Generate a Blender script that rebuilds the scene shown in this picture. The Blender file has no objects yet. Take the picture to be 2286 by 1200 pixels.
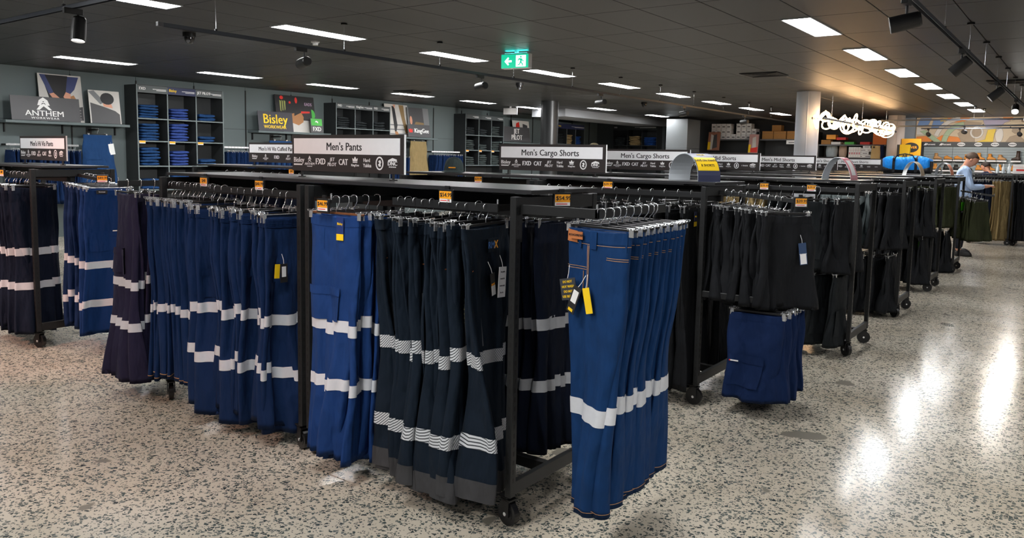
import bpy, bmesh, math, random
from mathutils import Vector, Matrix, Euler
R = math.radians
PI = math.pi
SC = bpy.context.scene
COL = SC.collection

# ------------------------------------------------------------------ camera
F_PX, CY_PX = 1724.838, 523.06
YAW, PITCH, ROLL = R(36.634), R(-5.6829), R(1.09765)
cam = bpy.data.cameras.new('camera')
cam.sensor_fit = 'HORIZONTAL'
cam.sensor_width = 36.0
cam.lens = F_PX / 2286.0 * 36.0
cam.shift_y = -(600.0 - CY_PX) / 2286.0
cam.clip_end = 200
cam_ob = bpy.data.objects.new('camera', cam)
COL.objects.link(cam_ob)
_f = Vector((-math.sin(YAW) * math.cos(PITCH), math.cos(YAW) * math.cos(PITCH), math.sin(PITCH)))
_r = _f.cross(Vector((0, 0, 1))).normalized()
_u = _r.cross(_f)
_c, _s = math.cos(ROLL), math.sin(ROLL)
_r2, _u2 = _c * _r + _s * _u, -_s * _r + _c * _u
_m = Matrix((_r2, _u2, -_f)).transposed().to_4x4()
_m.translation = (0, 0, 1.6)
cam_ob.matrix_world = _m
SC.camera = cam_ob

# ------------------------------------------------------------------ world / exposure
w = bpy.data.worlds.new('world')
w.use_nodes = True
w.node_tree.nodes['Background'].inputs[0].default_value = (0.5, 0.55, 0.6, 1)
w.node_tree.nodes['Background'].inputs[1].default_value = 0.05
SC.world = w
SC.view_settings.view_transform = 'Standard'
SC.view_settings.look = 'None'
SC.view_settings.gamma = 1.0
SC.view_settings.use_curve_mapping = False
SC.view_settings.exposure = 0.0
PANEL_E = 46.0        # ceiling panels
SPOT_W = 480.0        # track heads
SPOT_W2 = 620.0

# ------------------------------------------------------------------ helpers
def lin(h):
    h = h.lstrip('#')
    o = []
    for i in (0, 2, 4):
        c = int(h[i:i + 2], 16) / 255
        o.append(c / 12.92 if c <= 0.04045 else ((c + 0.055) / 1.055) ** 2.4)
    return (*o, 1)

MATS = {}
def mat(name, col, rough=0.6, metal=0.0, noise=0.0, nscale=20, bump=0.0, bscale=200, sheen=0.0, emit=0.0, spec=0.5, coat=0.0, trans=0.0):
    if name in MATS:
        return MATS[name]
    m = bpy.data.materials.new(name)
    m.use_nodes = True
    nt = m.node_tree
    b = nt.nodes['Principled BSDF']
    c = lin(col) if isinstance(col, str) else (*col, 1)
    b.inputs['Base Color'].default_value = c
    b.inputs['Roughness'].default_value = rough
    b.inputs['Metallic'].default_value = metal
    b.inputs['Specular IOR Level'].default_value = spec
    if coat: b.inputs['Coat Weight'].default_value = coat
    if sheen:
        b.inputs['Sheen Weight'].default_value = sheen
    if trans:
        b.inputs['Transmission Weight'].default_value = trans
    if emit:
        b.inputs['Emission Color'].default_value = c
        b.inputs['Emission Strength'].default_value = emit
    tc = nt.nodes.new('ShaderNodeTexCoord')
    if noise or not emit:
        n = nt.nodes.new('ShaderNodeTexNoise')
        n.inputs['Scale'].default_value = nscale
        n.inputs['Detail'].default_value = 4
        nt.links.new(tc.outputs['Object'], n.inputs['Vector'])
        mx = nt.nodes.new('ShaderNodeMix'); mx.data_type = 'RGBA'
        k = noise if noise else 0.04
        mx.inputs['A'].default_value = tuple(max(0, v * (1 - k)) for v in c[:3]) + (1,)
        mx.inputs['B'].default_value = tuple(min(1, v * (1 + k)) for v in c[:3]) + (1,)
        nt.links.new(n.outputs['Fac'], mx.inputs['Factor'])
        nt.links.new(mx.outputs['Result'], b.inputs['Base Color'])
    if bump:
        n2 = nt.nodes.new('ShaderNodeTexNoise')
        n2.inputs['Scale'].default_value = bscale
        n2.inputs['Detail'].default_value = 3
        nt.links.new(tc.outputs['Object'], n2.inputs['Vector'])
        bp = nt.nodes.new('ShaderNodeBump')
        bp.inputs['Strength'].default_value = bump
        bp.inputs['Distance'].default_value = 0.002
        nt.links.new(n2.outputs['Fac'], bp.inputs['Height'])
        nt.links.new(bp.outputs['Normal'], b.inputs['Normal'])
    MATS[name] = m
    return m

def fabric(name, col, rough=0.85, sheen=0.0, denim=False):
    if name in MATS:
        return MATS[name]
    m = mat(name, col, rough, noise=0.28 if denim else 0.16, nscale=9, bump=0.25, bscale=420, sheen=0, spec=0.25)
    nt = m.node_tree
    b = nt.nodes['Principled BSDF']
    b.inputs['Sheen Weight'].default_value = sheen
    b.inputs['Sheen Roughness'].default_value = 0.5
    # broad soft creases in the normal
    tc = nt.nodes.new('ShaderNodeTexCoord')
    mp = nt.nodes.new('ShaderNodeMapping')
    mp.inputs['Scale'].default_value = (15, 15, 6)
    n = nt.nodes.new('ShaderNodeTexNoise')
    n.inputs['Scale'].default_value = 1.0
    n.inputs['Detail'].default_value = 2
    nt.links.new(tc.outputs['Object'], mp.inputs['Vector'])
    nt.links.new(mp.outputs['Vector'], n.inputs['Vector'])
    bp = nt.nodes.new('ShaderNodeBump')
    bp.inputs['Strength'].default_value = 0.85
    bp.inputs['Distance'].default_value = 0.035
    nt.links.new(n.outputs['Fac'], bp.inputs['Height'])
    for l in list(nt.links):
        if l.to_socket == b.inputs['Normal']:
            src = l.from_node
            nt.links.new(bp.outputs['Normal'], src.inputs['Normal'])
    return m

class MB:
    """collects geometry for ONE mesh"""
    def __init__(s):
        s.v = []; s.f = []
    def add(s, vs, fs):
        o = len(s.v)
        s.v += [tuple(p) for p in vs]
        s.f += [tuple(i + o for i in f) for f in fs]
        return s
    def box(s, x0, x1, y0, y1, z0, z1):
        v = [(x0, y0, z0), (x1, y0, z0), (x1, y1, z0), (x0, y1, z0), (x0, y0, z1), (x1, y0, z1), (x1, y1, z1), (x0, y1, z1)]
        return s.add(v, [(3, 2, 1, 0), (4, 5, 6, 7), (0, 1, 5, 4), (1, 2, 6, 5), (2, 3, 7, 6), (3, 0, 4, 7)])
    def cbox(s, x0, x1, y0, y1, z0, z1, c=0.004):
        """box with chamfered edges"""
        bm = bmesh.new()
        t = MB().box(x0, x1, y0, y1, z0, z1)
        vs = [bm.verts.new(p) for p in t.v]
        for f in t.f: bm.faces.new([vs[i] for i in f])
        c = min(c, (x1 - x0) * .4, (y1 - y0) * .4, (z1 - z0) * .4)
        bmesh.ops.bevel(bm, geom=bm.edges[:], offset=c, segments=1, affect='EDGES', profile=0.5)
        bm.verts.index_update()
        s.add([v.co[:] for v in bm.verts], [[v.index for v in f.verts] for f in bm.faces])
        bm.free()
        return s
    def cyl(s, p0, p1, r0, r1=None, n=12, cap=True):
        r1 = r0 if r1 is None else r1
        p0, p1 = Vector(p0), Vector(p1)
        d = (p1 - p0).normalized()
        a = d.orthogonal().normalized(); b = d.cross(a)
        vs = []
        for p, r in ((p0, r0), (p1, r1)):
            for i in range(n):
                t = 2 * PI * i / n
                vs.append(p + a * (r * math.cos(t)) + b * (r * math.sin(t)))
        fs = [(i, (i + 1) % n, n + (i + 1) % n, n + i) for i in range(n)]
        if cap: fs += [tuple(range(n - 1, -1, -1)), tuple(range(n, 2 * n))]
        return s.add(vs, fs)
    def tube(s, pts, r, n=6, closed=False):
        pts = [Vector(p) for p in pts]
        m = len(pts)
        vs = []; fs = []
        prev = None
        for i, p in enumerate(pts):
            if closed: d = pts[(i + 1) % m] - pts[i - 1]
            else: d = pts[min(i + 1, m - 1)] - pts[max(i - 1, 0)]
            d.normalize()
            a = d.orthogonal().normalized() if prev is None else (prev - d * prev.dot(d)).normalized()
            prev = a; b = d.cross(a)
            rr = r[i] if isinstance(r, (list, tuple)) else r
            for k in range(n):
                t = 2 * PI * k / n
                vs.append(p + a * (rr * math.cos(t)) + b * (rr * math.sin(t)))
        for i in range(m if closed else m - 1):
            j = (i + 1) % m
            for k in range(n):
                fs.append((i * n + k, i * n + (k + 1) % n, j * n + (k + 1) % n, j * n + k))
        if not closed:
            fs += [tuple(range(n - 1, -1, -1)), tuple(range((m - 1) * n, m * n))]
        return s.add(vs, fs)
    def prism(s, poly, y0, y1):
        """polygon in x,z extruded along y"""
        n = len(poly)
        vs = [(x, y0, z) for x, z in poly] + [(x, y1, z) for x, z in poly]
        fs = [tuple(range(n)), tuple(range(2 * n - 1, n - 1, -1))] + [(i, n + i, n + (i + 1) % n, (i + 1) % n) for i in range(n)]
        return s.add(vs, fs)
    def mesh(s, me, M=Matrix()):
        return s.add([M @ v.co for v in me.vertices], [p.vertices[:] for p in me.polygons])
    def loft(s, rings, cap0=True, cap1=True):
        n = len(rings[0]); vs = [p for r in rings for p in r]; fs = []
        for i in range(len(rings) - 1):
            for k in range(n):
                fs.append((i * n + k, i * n + (k + 1) % n, (i + 1) * n + (k + 1) % n, (i + 1) * n + k))
        if cap0: fs.append(tuple(range(n - 1, -1, -1)))
        if cap1: fs.append(tuple(range((len(rings) - 1) * n, len(rings) * n)))
        return s.add(vs, fs)
    def make(s, name, m=None, smooth=False, fix=True):
        me = bpy.data.meshes.new(name)
        me.from_pydata(s.v, [], s.f)
        if fix:
            bm = bmesh.new(); bm.from_mesh(me)
            bmesh.ops.recalc_face_normals(bm, faces=bm.faces)
            bm.to_mesh(me); bm.free()
        if smooth:
            me.polygons.foreach_set('use_smooth', [True] * len(me.polygons))
        if m: me.materials.append(m)
        return me
    def build(s, name, m, parent=None, loc=(0, 0, 0), rot=(0, 0, 0), smooth=False, fix=True):
        return ob(name, s.make(name, m, smooth, fix), parent, loc, rot)

def ob(name, me, parent=None, loc=(0, 0, 0), rot=(0, 0, 0)):
    o = bpy.data.objects.new(name, me)
    COL.objects.link(o)
    o.parent = parent
    o.location = loc
    o.rotation_euler = rot
    return o

def tag(o, label, cat, group=None):
    o['label'] = label; o['category'] = cat
    if group: o['group'] = group
    return o

def thing(name, label, cat, loc=(0, 0, 0), rz=0, group=None):
    return tag(ob(name, None, None, loc, (0, 0, rz)), label, cat, group)

def struct(o):
    o['kind'] = 'structure'
    return o

def copy_tree(o, parent=None):
    c = o.copy(); COL.objects.link(c); c.parent = parent
    for ch in o.children: copy_tree(ch, c)
    return c

ORD = ['zeroth', 'first', 'second', 'third', 'fourth', 'fifth', 'sixth', 'seventh', 'eighth', 'ninth', 'tenth', 'eleventh', 'twelfth', 'thirteenth', 'fourteenth',
       'fifteenth', 'sixteenth', 'seventeenth', 'eighteenth', 'nineteenth', 'twentieth', 'twenty-first', 'twenty-second', 'twenty-third', 'twenty-fourth', 'twenty-fifth', 'twenty-sixth']

# ---- lettering
_TX = {}
def text_mesh(body, size=1.0, bold=0.0, wide=1.0, align='CENTER', shear=0.0, sp=1.0, dup=0.0):
    if bold: dup, bold = max(dup, bold * .7), 0.0
    k = (body, size, bold, wide, align, shear, sp, dup)
    if k in _TX: return _TX[k]
    cu = bpy.data.curves.new('lettering', 'FONT')
    cu.body = body; cu.size = size; cu.offset = bold * size
    cu.align_x = align; cu.align_y = 'CENTER'
    cu.resolution_u = 2; cu.extrude = 0.0006; cu.shear = shear; cu.space_character = sp
    o = bpy.data.objects.new('lettering_source', cu)
    COL.objects.link(o)
    dg = bpy.context.evaluated_depsgraph_get()
    me = bpy.data.meshes.new_from_object(o.evaluated_get(dg))
    bpy.data.objects.remove(o); bpy.data.curves.remove(cu)
    # stand it up: x right, z up, front -y
    me.transform(Matrix.Rotation(PI / 2, 4, 'X') @ Matrix.Diagonal((wide, 1, 1, 1)))
    if dup:          # heavier strokes: the same glyphs side by side
        b = MB()
        for q in (-1, 0, 1): b.mesh(me, Matrix.Translation((q * dup * size, q * 0.00005, 0)))
        me = b.make('lettering', None, fix=False)
    _TX[k] = me
    return me

def lettering(parent, body, x, y, z, size, m, bold=0.0, wide=1.0, align='CENTER', name='lettering', **kw):
    me = text_mesh(body, size, bold, wide, align, **kw).copy()
    me.materials.clear(); me.materials.append(m)
    return ob(name, me, parent, (x, y, z))

def flat(parent, name, poly, m, y, t=0.0012):
    return MB().prism(poly, y, y - t).build(name, m, parent)

def ell(cx, cz, rx, rz, n=20, a0=0, a1=2 * PI):
    return [(cx + rx * math.cos(a0 + (a1 - a0) * i / n), cz + rz * math.sin(a0 + (a1 - a0) * i / n)) for i in range(n if abs(a1 - a0 - 2 * PI) < 1e-6 else n + 1)]

# ------------------------------------------------------------------ materials
M_RACK = mat('rack_metal', '#242526', 0.42, 0.3, bump=0.08, bscale=300)
M_RACKD = mat('rack_dark', '#0c0c0d', 0.6)
M_SHELF = mat('shelf_laminate', '#2b2b2d', 0.32, noise=0.1, nscale=6, coat=0.15)
M_CHROME = mat('chrome', '#e6e8ea', 0.22, 0.75)
M_WOOD = mat('hanger_wood', '#6a3f22', 0.5, noise=0.3, nscale=30)
M_BLACKP = mat('black_plastic', '#0e0e10', 0.45)
M_WHITE = mat('white_print', '#e6e6e6', 0.55)
M_WHITEB = mat('white_board', '#ececee', 0.5)
M_INK = mat('ink', '#1a1a1c', 0.6)
M_YEL = mat('yellow_print', '#f2c914', 0.55)
M_ORANGE = mat('orange_print', '#f0a016', 0.5)
M_SIGN = mat('sign_board', '#2a2423', 0.5)
M_TAPE = mat('reflective_tape', '#c9ccd2', 0.5, 0.0, noise=0.06, nscale=60, bump=0.1, bscale=500)
M_WHEEL = mat('wheel_rubber', '#111113', 0.35)
M_RED = mat('red_print', '#d8322a', 0.5)
M_GREEN = mat('green_print', '#49b348', 0.5)
M_CARD = mat('cardboard', '#a5763f', 0.8, noise=0.12)
M_GREYB = mat('grey_board', '#55565a', 0.5)
M_NAVYP = mat('navy_print', '#2a3050', 0.5)
M_STITCH = mat('orange_stitch', '#a87f55', 0.7)
M_LEATHER = mat('leather_patch', '#b06a3a', 0.6, noise=0.2)
M_SKIN = mat('skin', '#c98f74', 0.55, noise=0.08)

def striped(name, a, b, scale, ang):
    if name in MATS: return MATS[name]
    m = mat(name, a, 0.5)
    nt = m.node_tree; bs = nt.nodes['Principled BSDF']
    tc = nt.nodes.new('ShaderNodeTexCoord'); mp = nt.nodes.new('ShaderNodeMapping')
    mp.inputs['Rotation'].default_value = (0, ang, 0)
    wv = nt.nodes.new('ShaderNodeTexWave'); wv.bands_direction = 'Z'
    wv.inputs['Scale'].default_value = scale
    rp = nt.nodes.new('ShaderNodeValToRGB')
    rp.color_ramp.interpolation = 'CONSTANT'
    rp.color_ramp.elements[0].color = lin(b); rp.color_ramp.elements[1].color = lin(a)
    rp.color_ramp.elements[1].position = 0.3
    nt.links.new(tc.outputs['Object'], mp.inputs['Vector'])
    nt.links.new(mp.outputs['Vector'], wv.inputs['Vector'])
    nt.links.new(wv.outputs['Fac'], rp.inputs['Fac'])
    nt.links.new(rp.outputs['Color'], bs.inputs['Base Color'])
    return m
M_TAPED = striped('segmented_tape', '#cdd0d4', '#3b4046', 46, R(58))

def floor_material():
    m = bpy.data.materials.new('terrazzo'); m.use_nodes = True
    nt = m.node_tree; b = nt.nodes['Principled BSDF']
    N = nt.nodes.new; L = nt.links.new
    tc = N('ShaderNodeTexCoord')
    wn = N('ShaderNodeTexNoise'); wn.inputs['Scale'].default_value = 30; wn.inputs['Detail'].default_value = 2
    L(tc.outputs['Object'], wn.inputs['Vector'])
    vm = N('ShaderNodeVectorMath'); vm.operation = 'MULTIPLY_ADD'
    vm.inputs[1].default_value = (0.014, 0.014, 0); L(wn.outputs['Color'], vm.inputs[0]); L(tc.outputs['Object'], vm.inputs[2])
    fac = None
    for sc, keep, gap in ((58, 0.31, 0.10), (115, 0.25, 0.12)):
        v1 = N('ShaderNodeTexVoronoi'); v1.voronoi_dimensions = '2D'; v1.inputs['Scale'].default_value = sc
        v2 = N('ShaderNodeTexVoronoi'); v2.voronoi_dimensions = '2D'; v2.feature = 'DISTANCE_TO_EDGE'; v2.inputs['Scale'].default_value = sc
        L(vm.outputs[0], v1.inputs['Vector']); L(vm.outputs[0], v2.inputs['Vector'])
        sp = N('ShaderNodeSeparateColor'); L(v1.outputs['Color'], sp.inputs[0])
        a = N('ShaderNodeMath'); a.operation = 'LESS_THAN'; a.inputs[1].default_value = keep; L(sp.outputs[0], a.inputs[0])
        g0 = N('ShaderNodeMath'); g0.operation = 'MULTIPLY_ADD'; g0.inputs[1].default_value = 0.16; g0.inputs[2].default_value = gap - 0.05; L(sp.outputs[1], g0.inputs[0])
        g = N('ShaderNodeMath'); g.operation = 'GREATER_THAN'; L(v2.outputs['Distance'], g.inputs[0]); L(g0.outputs[0], g.inputs[1])
        p = N('ShaderNodeMath'); p.operation = 'MULTIPLY'; L(a.outputs[0], p.inputs[0]); L(g.outputs[0], p.inputs[1])
        if fac is None: fac = p; colsrc = sp
        else:
            q = N('ShaderNodeMath'); q.operation = 'MAXIMUM'; L(fac.outputs[0], q.inputs[0]); L(p.outputs[0], q.inputs[1]); fac = q
    chip = N('ShaderNodeValToRGB')
    cr = chip.color_ramp
    cr.elements[0].color = lin('#343b3b'); cr.elements[1].color = lin('#6f726c')
    e = cr.elements.new(0.5); e.color = lin('#4b5553')
    L(colsrc.outputs[2], chip.inputs['Fac'])
    bn = N('ShaderNodeTexNoise'); bn.inputs['Scale'].default_value = 1.3; bn.inputs['Detail'].default_value = 5
    L(tc.outputs['Object'], bn.inputs['Vector'])
    base = N('ShaderNodeValToRGB')
    base.color_ramp.elements[0].color = lin('#bdb19e'); base.color_ramp.elements[0].position = 0.3
    base.color_ramp.elements[1].color = lin('#d6cdbd'); base.color_ramp.elements[1].position = 0.7
    L(bn.outputs['Fac'], base.inputs['Fac'])
    # fine sandy speckle
    fn = N('ShaderNodeTexNoise'); fn.inputs['Scale'].default_value = 260; fn.inputs['Detail'].default_value = 1
    L(tc.outputs['Object'], fn.inputs['Vector'])
    fm = N('ShaderNodeMix'); fm.data_type = 'RGBA'; fm.blend_type = 'MULTIPLY'; fm.inputs['Factor'].default_value = 0.25
    L(base.outputs['Color'], fm.inputs['A']); L(fn.outputs['Fac'], fm.inputs['B'])
    mx = N('ShaderNodeMix'); mx.data_type = 'RGBA'
    L(fac.outputs[0], mx.inputs['Factor']); L(fm.outputs['Result'], mx.inputs['A']); L(chip.outputs['Color'], mx.inputs['B'])
    # worn grey stains
    sn = N('ShaderNodeTexNoise'); sn.inputs['Scale'].default_value = 2.1; sn.inputs['Detail'].default_value = 3; sn.noise_dimensions = '2D'
    L(tc.outputs['Object'], sn.inputs['Vector'])
    sr = N('ShaderNodeValToRGB'); sr.color_ramp.elements[0].position = 0.735; sr.color_ramp.elements[1].position = 0.75
    L(sn.outputs['Fac'], sr.inputs['Fac'])
    ms = N('ShaderNodeMix'); ms.data_type = 'RGBA'; ms.inputs['B'].default_value = lin('#7a756b')
    L(sr.outputs['Color'], ms.inputs['Factor']); L(mx.outputs['Result'], ms.inputs['A'])
    L(ms.outputs['Result'], b.inputs['Base Color'])
    rn = N('ShaderNodeMapRange'); rn.inputs[3].default_value = 0.13; rn.inputs[4].default_value = 0.24
    L(bn.outputs['Fac'], rn.inputs[0]); L(rn.outputs[0], b.inputs['Roughness'])
    b.inputs['Specular IOR Level'].default_value = 0.5
    return m
# ------------------------------------------------------------------ the setting
ZC = 3.02
XL, XR, YN, YF = -15.04, 4.0, -4.0, 26.1
M_FLOOR = floor_material()
M_CEIL = mat('ceiling_tile', '#29292a', 0.45, noise=0.1, nscale=3, bump=0.1, bscale=120)
M_CEILB = mat('ceiling_grid', '#17171a', 0.8)
M_WALL = mat('wall_paint', '#5c6768', 0.65, noise=0.05, nscale=2)
M_WALLD = mat('wall_joint', '#141516', 0.8)
M_DARKW = mat('dark_wall', '#3a3c3f', 0.6)
M_WALLW = mat('white_wall', '#b9bcc0', 0.7)

fl = struct(MB().box(XL - .2, XR + .2, YN - .2, YF + .2, -0.12, -0.006).build('floor', mat('joint_filler', '#3a3027', 0.8)))
fl['label'] = 'polished terrazzo floor with dark stone chips and thin saw-cut joints'
xs = [XL, -11.5, -5.68, 0.14, XR]; ys = [YN, 2.47, 8.35, 14.2, 20.1, YF]
g = 0.0045
for i in range(len(xs) - 1):
    for j in range(len(ys) - 1):
        MB().box(xs[i] + g, xs[i + 1] - g, ys[j] + g, ys[j + 1] - g, -0.006, 0).build('floor_slab', M_FLOOR, fl)

ce = struct(MB().box(XL, XR, YN, YF, ZC + 0.012, ZC + 0.1).build('ceiling', M_CEILB))
ce['label'] = 'dark grey suspended ceiling of rectangular tiles'
# tiles: 0.622 x 1.21
PX, PY = 0.622, 1.21
LX = {'R': -2.445, 'M': -7.40, 'L': -12.9, 'Q': 2.53}
light_spots = []
for k in range(-4, 9): light_spots.append((LX['R'], 6.09 + 2.42 * k))
for k in range(-4, 8): light_spots.append((LX['M'], 6.09 + 2.42 * k))
for k in range(-3, 6): light_spots.append((LX['L'], 6.09 + 2.42 * k))
for k in range(-3, 4): light_spots.append((LX['Q'], 6.09 + 2.42 * k))
light_spots += [(-11.25, 19.3), (-11.25, 22.8)]
light_spots = [p for p in light_spots if YN + .7 < p[1] < YF - .7]
tiles = []
ix0 = math.ceil((XL + 2.3) / PX) - 1
for i in range(ix0, int((XR + 2.3) / PX) + 1):
    for j in range(-8, 18):
        x0, x1 = -2.30 + i * PX, -2.30 + (i + 1) * PX
        y0, y1 = 5.485 + j * PY, 5.485 + (j + 1) * PY
        x0, x1, y0, y1 = max(x0, XL), min(x1, XR), max(y0, YN), min(y1, YF)
        if x1 - x0 < .03 or y1 - y0 < .03: continue
        c = Vector(((x0 + x1) / 2, (y0 + y1) / 2, ZC))
        d = cam_ob.matrix_world.inverted() @ c
        vis = d.z < -0.5 and abs(d.x / -d.z) < 0.72
        tiles.append((not vis, (c - cam_ob.location).length, x0, x1, y0, y1))
tiles.sort()
_tm = {}
rest = MB()
for k, (nv, d, x0, x1, y0, y1) in enumerate(tiles):
    g = 0.004
    sx, sy = round(x1 - x0 - 2 * g, 3), round(y1 - y0 - 2 * g, 3)
    if k < 300:
        if (sx, sy) not in _tm:
            _tm[(sx, sy)] = MB().cbox(-sx / 2, sx / 2, -sy / 2, sy / 2, 0, 0.012, 0.003).make('ceiling_tile', M_CEIL)
        ob('ceiling_tile', _tm[(sx, sy)], ce, ((x0 + x1) / 2, (y0 + y1) / 2, ZC))
    else:
        rest.box(x0 + g, x1 - g, y0 + g, y1 - g, ZC, ZC + 0.012)
o = rest.build('ceiling_tiles', M_CEIL, ce); o['kind'] = 'stuff'

# left wall: panels with recessed joints and slotted uprights
wl = struct(MB().box(XL - .15, XL - .02, YN, YF, 0, ZC + .02).build('wall_left', M_WALLD))
wl['label'] = 'grey panelled shop wall with slotted black uprights'
yy = [YN, -1.9, -0.7, 0.52, 1.74, 2.96, 4.18, 5.40, 6.62, 7.84, 9.06, 10.28, 11.50, 12.72, 13.94, 15.16, 16.38, 17.60, 18.82, 20.04, 21.26, 22.48, 23.70, 24.9, YF]
up = MB().box(-0.012, 0.012, -0.015, 0, 0.1, 2.95)
for k in range(70): up.box(-0.005, 0.005, -0.017, -0.0145, 0.12 + k * .04, 0.14 + k * .04)
upm = up.make('slotted_upright', M_RACKD)
for a, b in zip(yy, yy[1:]):
    for z0, z1 in ((0.0, 0.9), (0.906, 2.10), (2.106, ZC)):
        MB().box(XL - .02, XL, a + .004, b - .004, z0, z1).build('wall_panel', M_WALL, wl)
    if b < YF: ob('slotted_upright', upm, wl, (XL, b, 0), (0, 0, PI / 2))
# partition at the far left with its lit end
pt = struct(MB().box(XL, -12.25, 25.5, 25.62, 0, ZC).build('wall_partition', mat('partition_paint', '#33393c', 0.6)))
pt['label'] = 'dark partition wall closing the far left corner'
struct(MB().box(XL, XR, YF, YF + .15, 0, ZC + .02).build('wall_far', mat('far_wall_paint', '#2c2d30', 0.7)))
struct(MB().box(XR, XR + .15, YN, YF, 0, ZC + .02).build('wall_right', M_DARKW))
struct(MB().box(XL, XR, YN - .15, YN, 0, ZC + .02).build('wall_near', M_DARKW))
# bulkhead over the far left wall
struct(MB().box(-13.3, -12.14, 18.76, 25.4, 2.80, ZC).build('trim_bulkhead', mat('bulkhead_grey', '#7d7f83', .6)))

# ceiling light panels
M_PANEL = mat('panel_light', '#ffffff', 0.5, emit=PANEL_E)
M_FRAME = mat('panel_frame', '#c9ccd0', 0.5)
rowname = {LX['R']: 'over the right-hand aisle', LX['M']: 'in the middle row', LX['L']: 'by the left wall', LX['Q']: 'above the shop front', -11.25: 'beyond the dark column'}
fm = MB()
for a in ((-.15, .15, -.605, -.59), (-.15, .15, .59, .605), (-.15, -.137, -.59, .59), (.137, .15, -.59, .59)):
    fm.box(a[0], a[1], a[2], a[3], -0.008, 0.002)
fm = fm.make('frame', M_FRAME)
dm = MB().box(-.137, .137, -.59, .59, -0.005, 0.001).make('diffuser', M_PANEL)
cnt = {}
for x, y in light_spots:
    cnt[x] = cnt.get(x, 0) + 1
    t = thing('ceiling_light', '%s white ceiling light panel from the front %s' % (ORD[cnt[x]], rowname[x]), 'ceiling light', (x, y, ZC), 0, 'recessed ceiling light panels')
    ob('frame', fm, t); ob('diffuser', dm, t)

# columns
def column(x, y, r, m, label, seam=True):
    t = thing('column', label, 'column', (x, y, 0))
    MB().cyl((0, 0, 0), (0, 0, ZC - .001), r, n=72).build('shaft', m, t, smooth=False)
    if seam:
        a = R(-75)
        MB().cyl((r * math.cos(a), r * math.sin(a), 0.02), (r * math.cos(a), r * math.sin(a), ZC - .01), 0.012, n=8).build('joint_cover', m, t)
    MB().cyl((0, 0, 0), (0, 0, .1), r + .012, n=40).build('skirting', M_RACKD, t)
    return t
M_COLW = mat('column_paint', '#c3c8d2', 0.5)
column(-4.64, 16.12, 0.225, M_COLW, 'pale grey round column standing beside the glowing tube lights')
column(-4.6, 24.75, 0.225, mat('column_warm', '#cfc3bb', 0.5), 'pale pinkish round column behind the far end of the tube lights')
column(-10.98, 16.25, 0.22, mat('column_dark', '#2f3133', 0.35, 0.3), 'dark round column near the left wall', False)
# ------------------------------------------------------------------ racks
RAIL_Z = 1.40            # top of hang rails
_cast = None
def castor_meshes():
    global _cast
    if _cast: return _cast
    wheel = MB().cyl((-.014, 0, .055), (.014, 0, .055), .055, n=24)
    wheel.cyl((-.016, 0, .055), (.016, 0, .055), .036, n=18)
    hub = MB().cyl((-.026, 0, .055), (.026, 0, .055), .009, n=10)
    fork = MB()
    for s in (-1, 1):
        x0, x1 = sorted((s * .019, s * .024))
        fork.prism([(x0, 0.045), (x1, 0.045), (x1, 0.12), (x0, 0.12)], -.022, .024)
    fork.box(-.024, .024, -.028, .03, .114, .122)
    fork.cyl((0, .012, .12), (0, .012, .13), .02, n=14)
    plate = MB().cbox(-.03, .03, -.02, .045, .128, .134, .002)
    _cast = [('wheel', wheel.make('wheel', M_WHEEL)), ('axle', hub.make('axle', M_CHROME)), ('fork', fork.make('fork', M_BLACKP)), ('plate', plate.make('plate', M_RACKD))]
    return _cast

def castor(parent, x, y, a):
    me = castor_meshes()
    c = ob('castor', me[2][1], parent, (x, y, 0), (0, 0, a))
    for n, m in (me[0], me[1], me[3]): ob(n, m, c)
    return c

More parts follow.
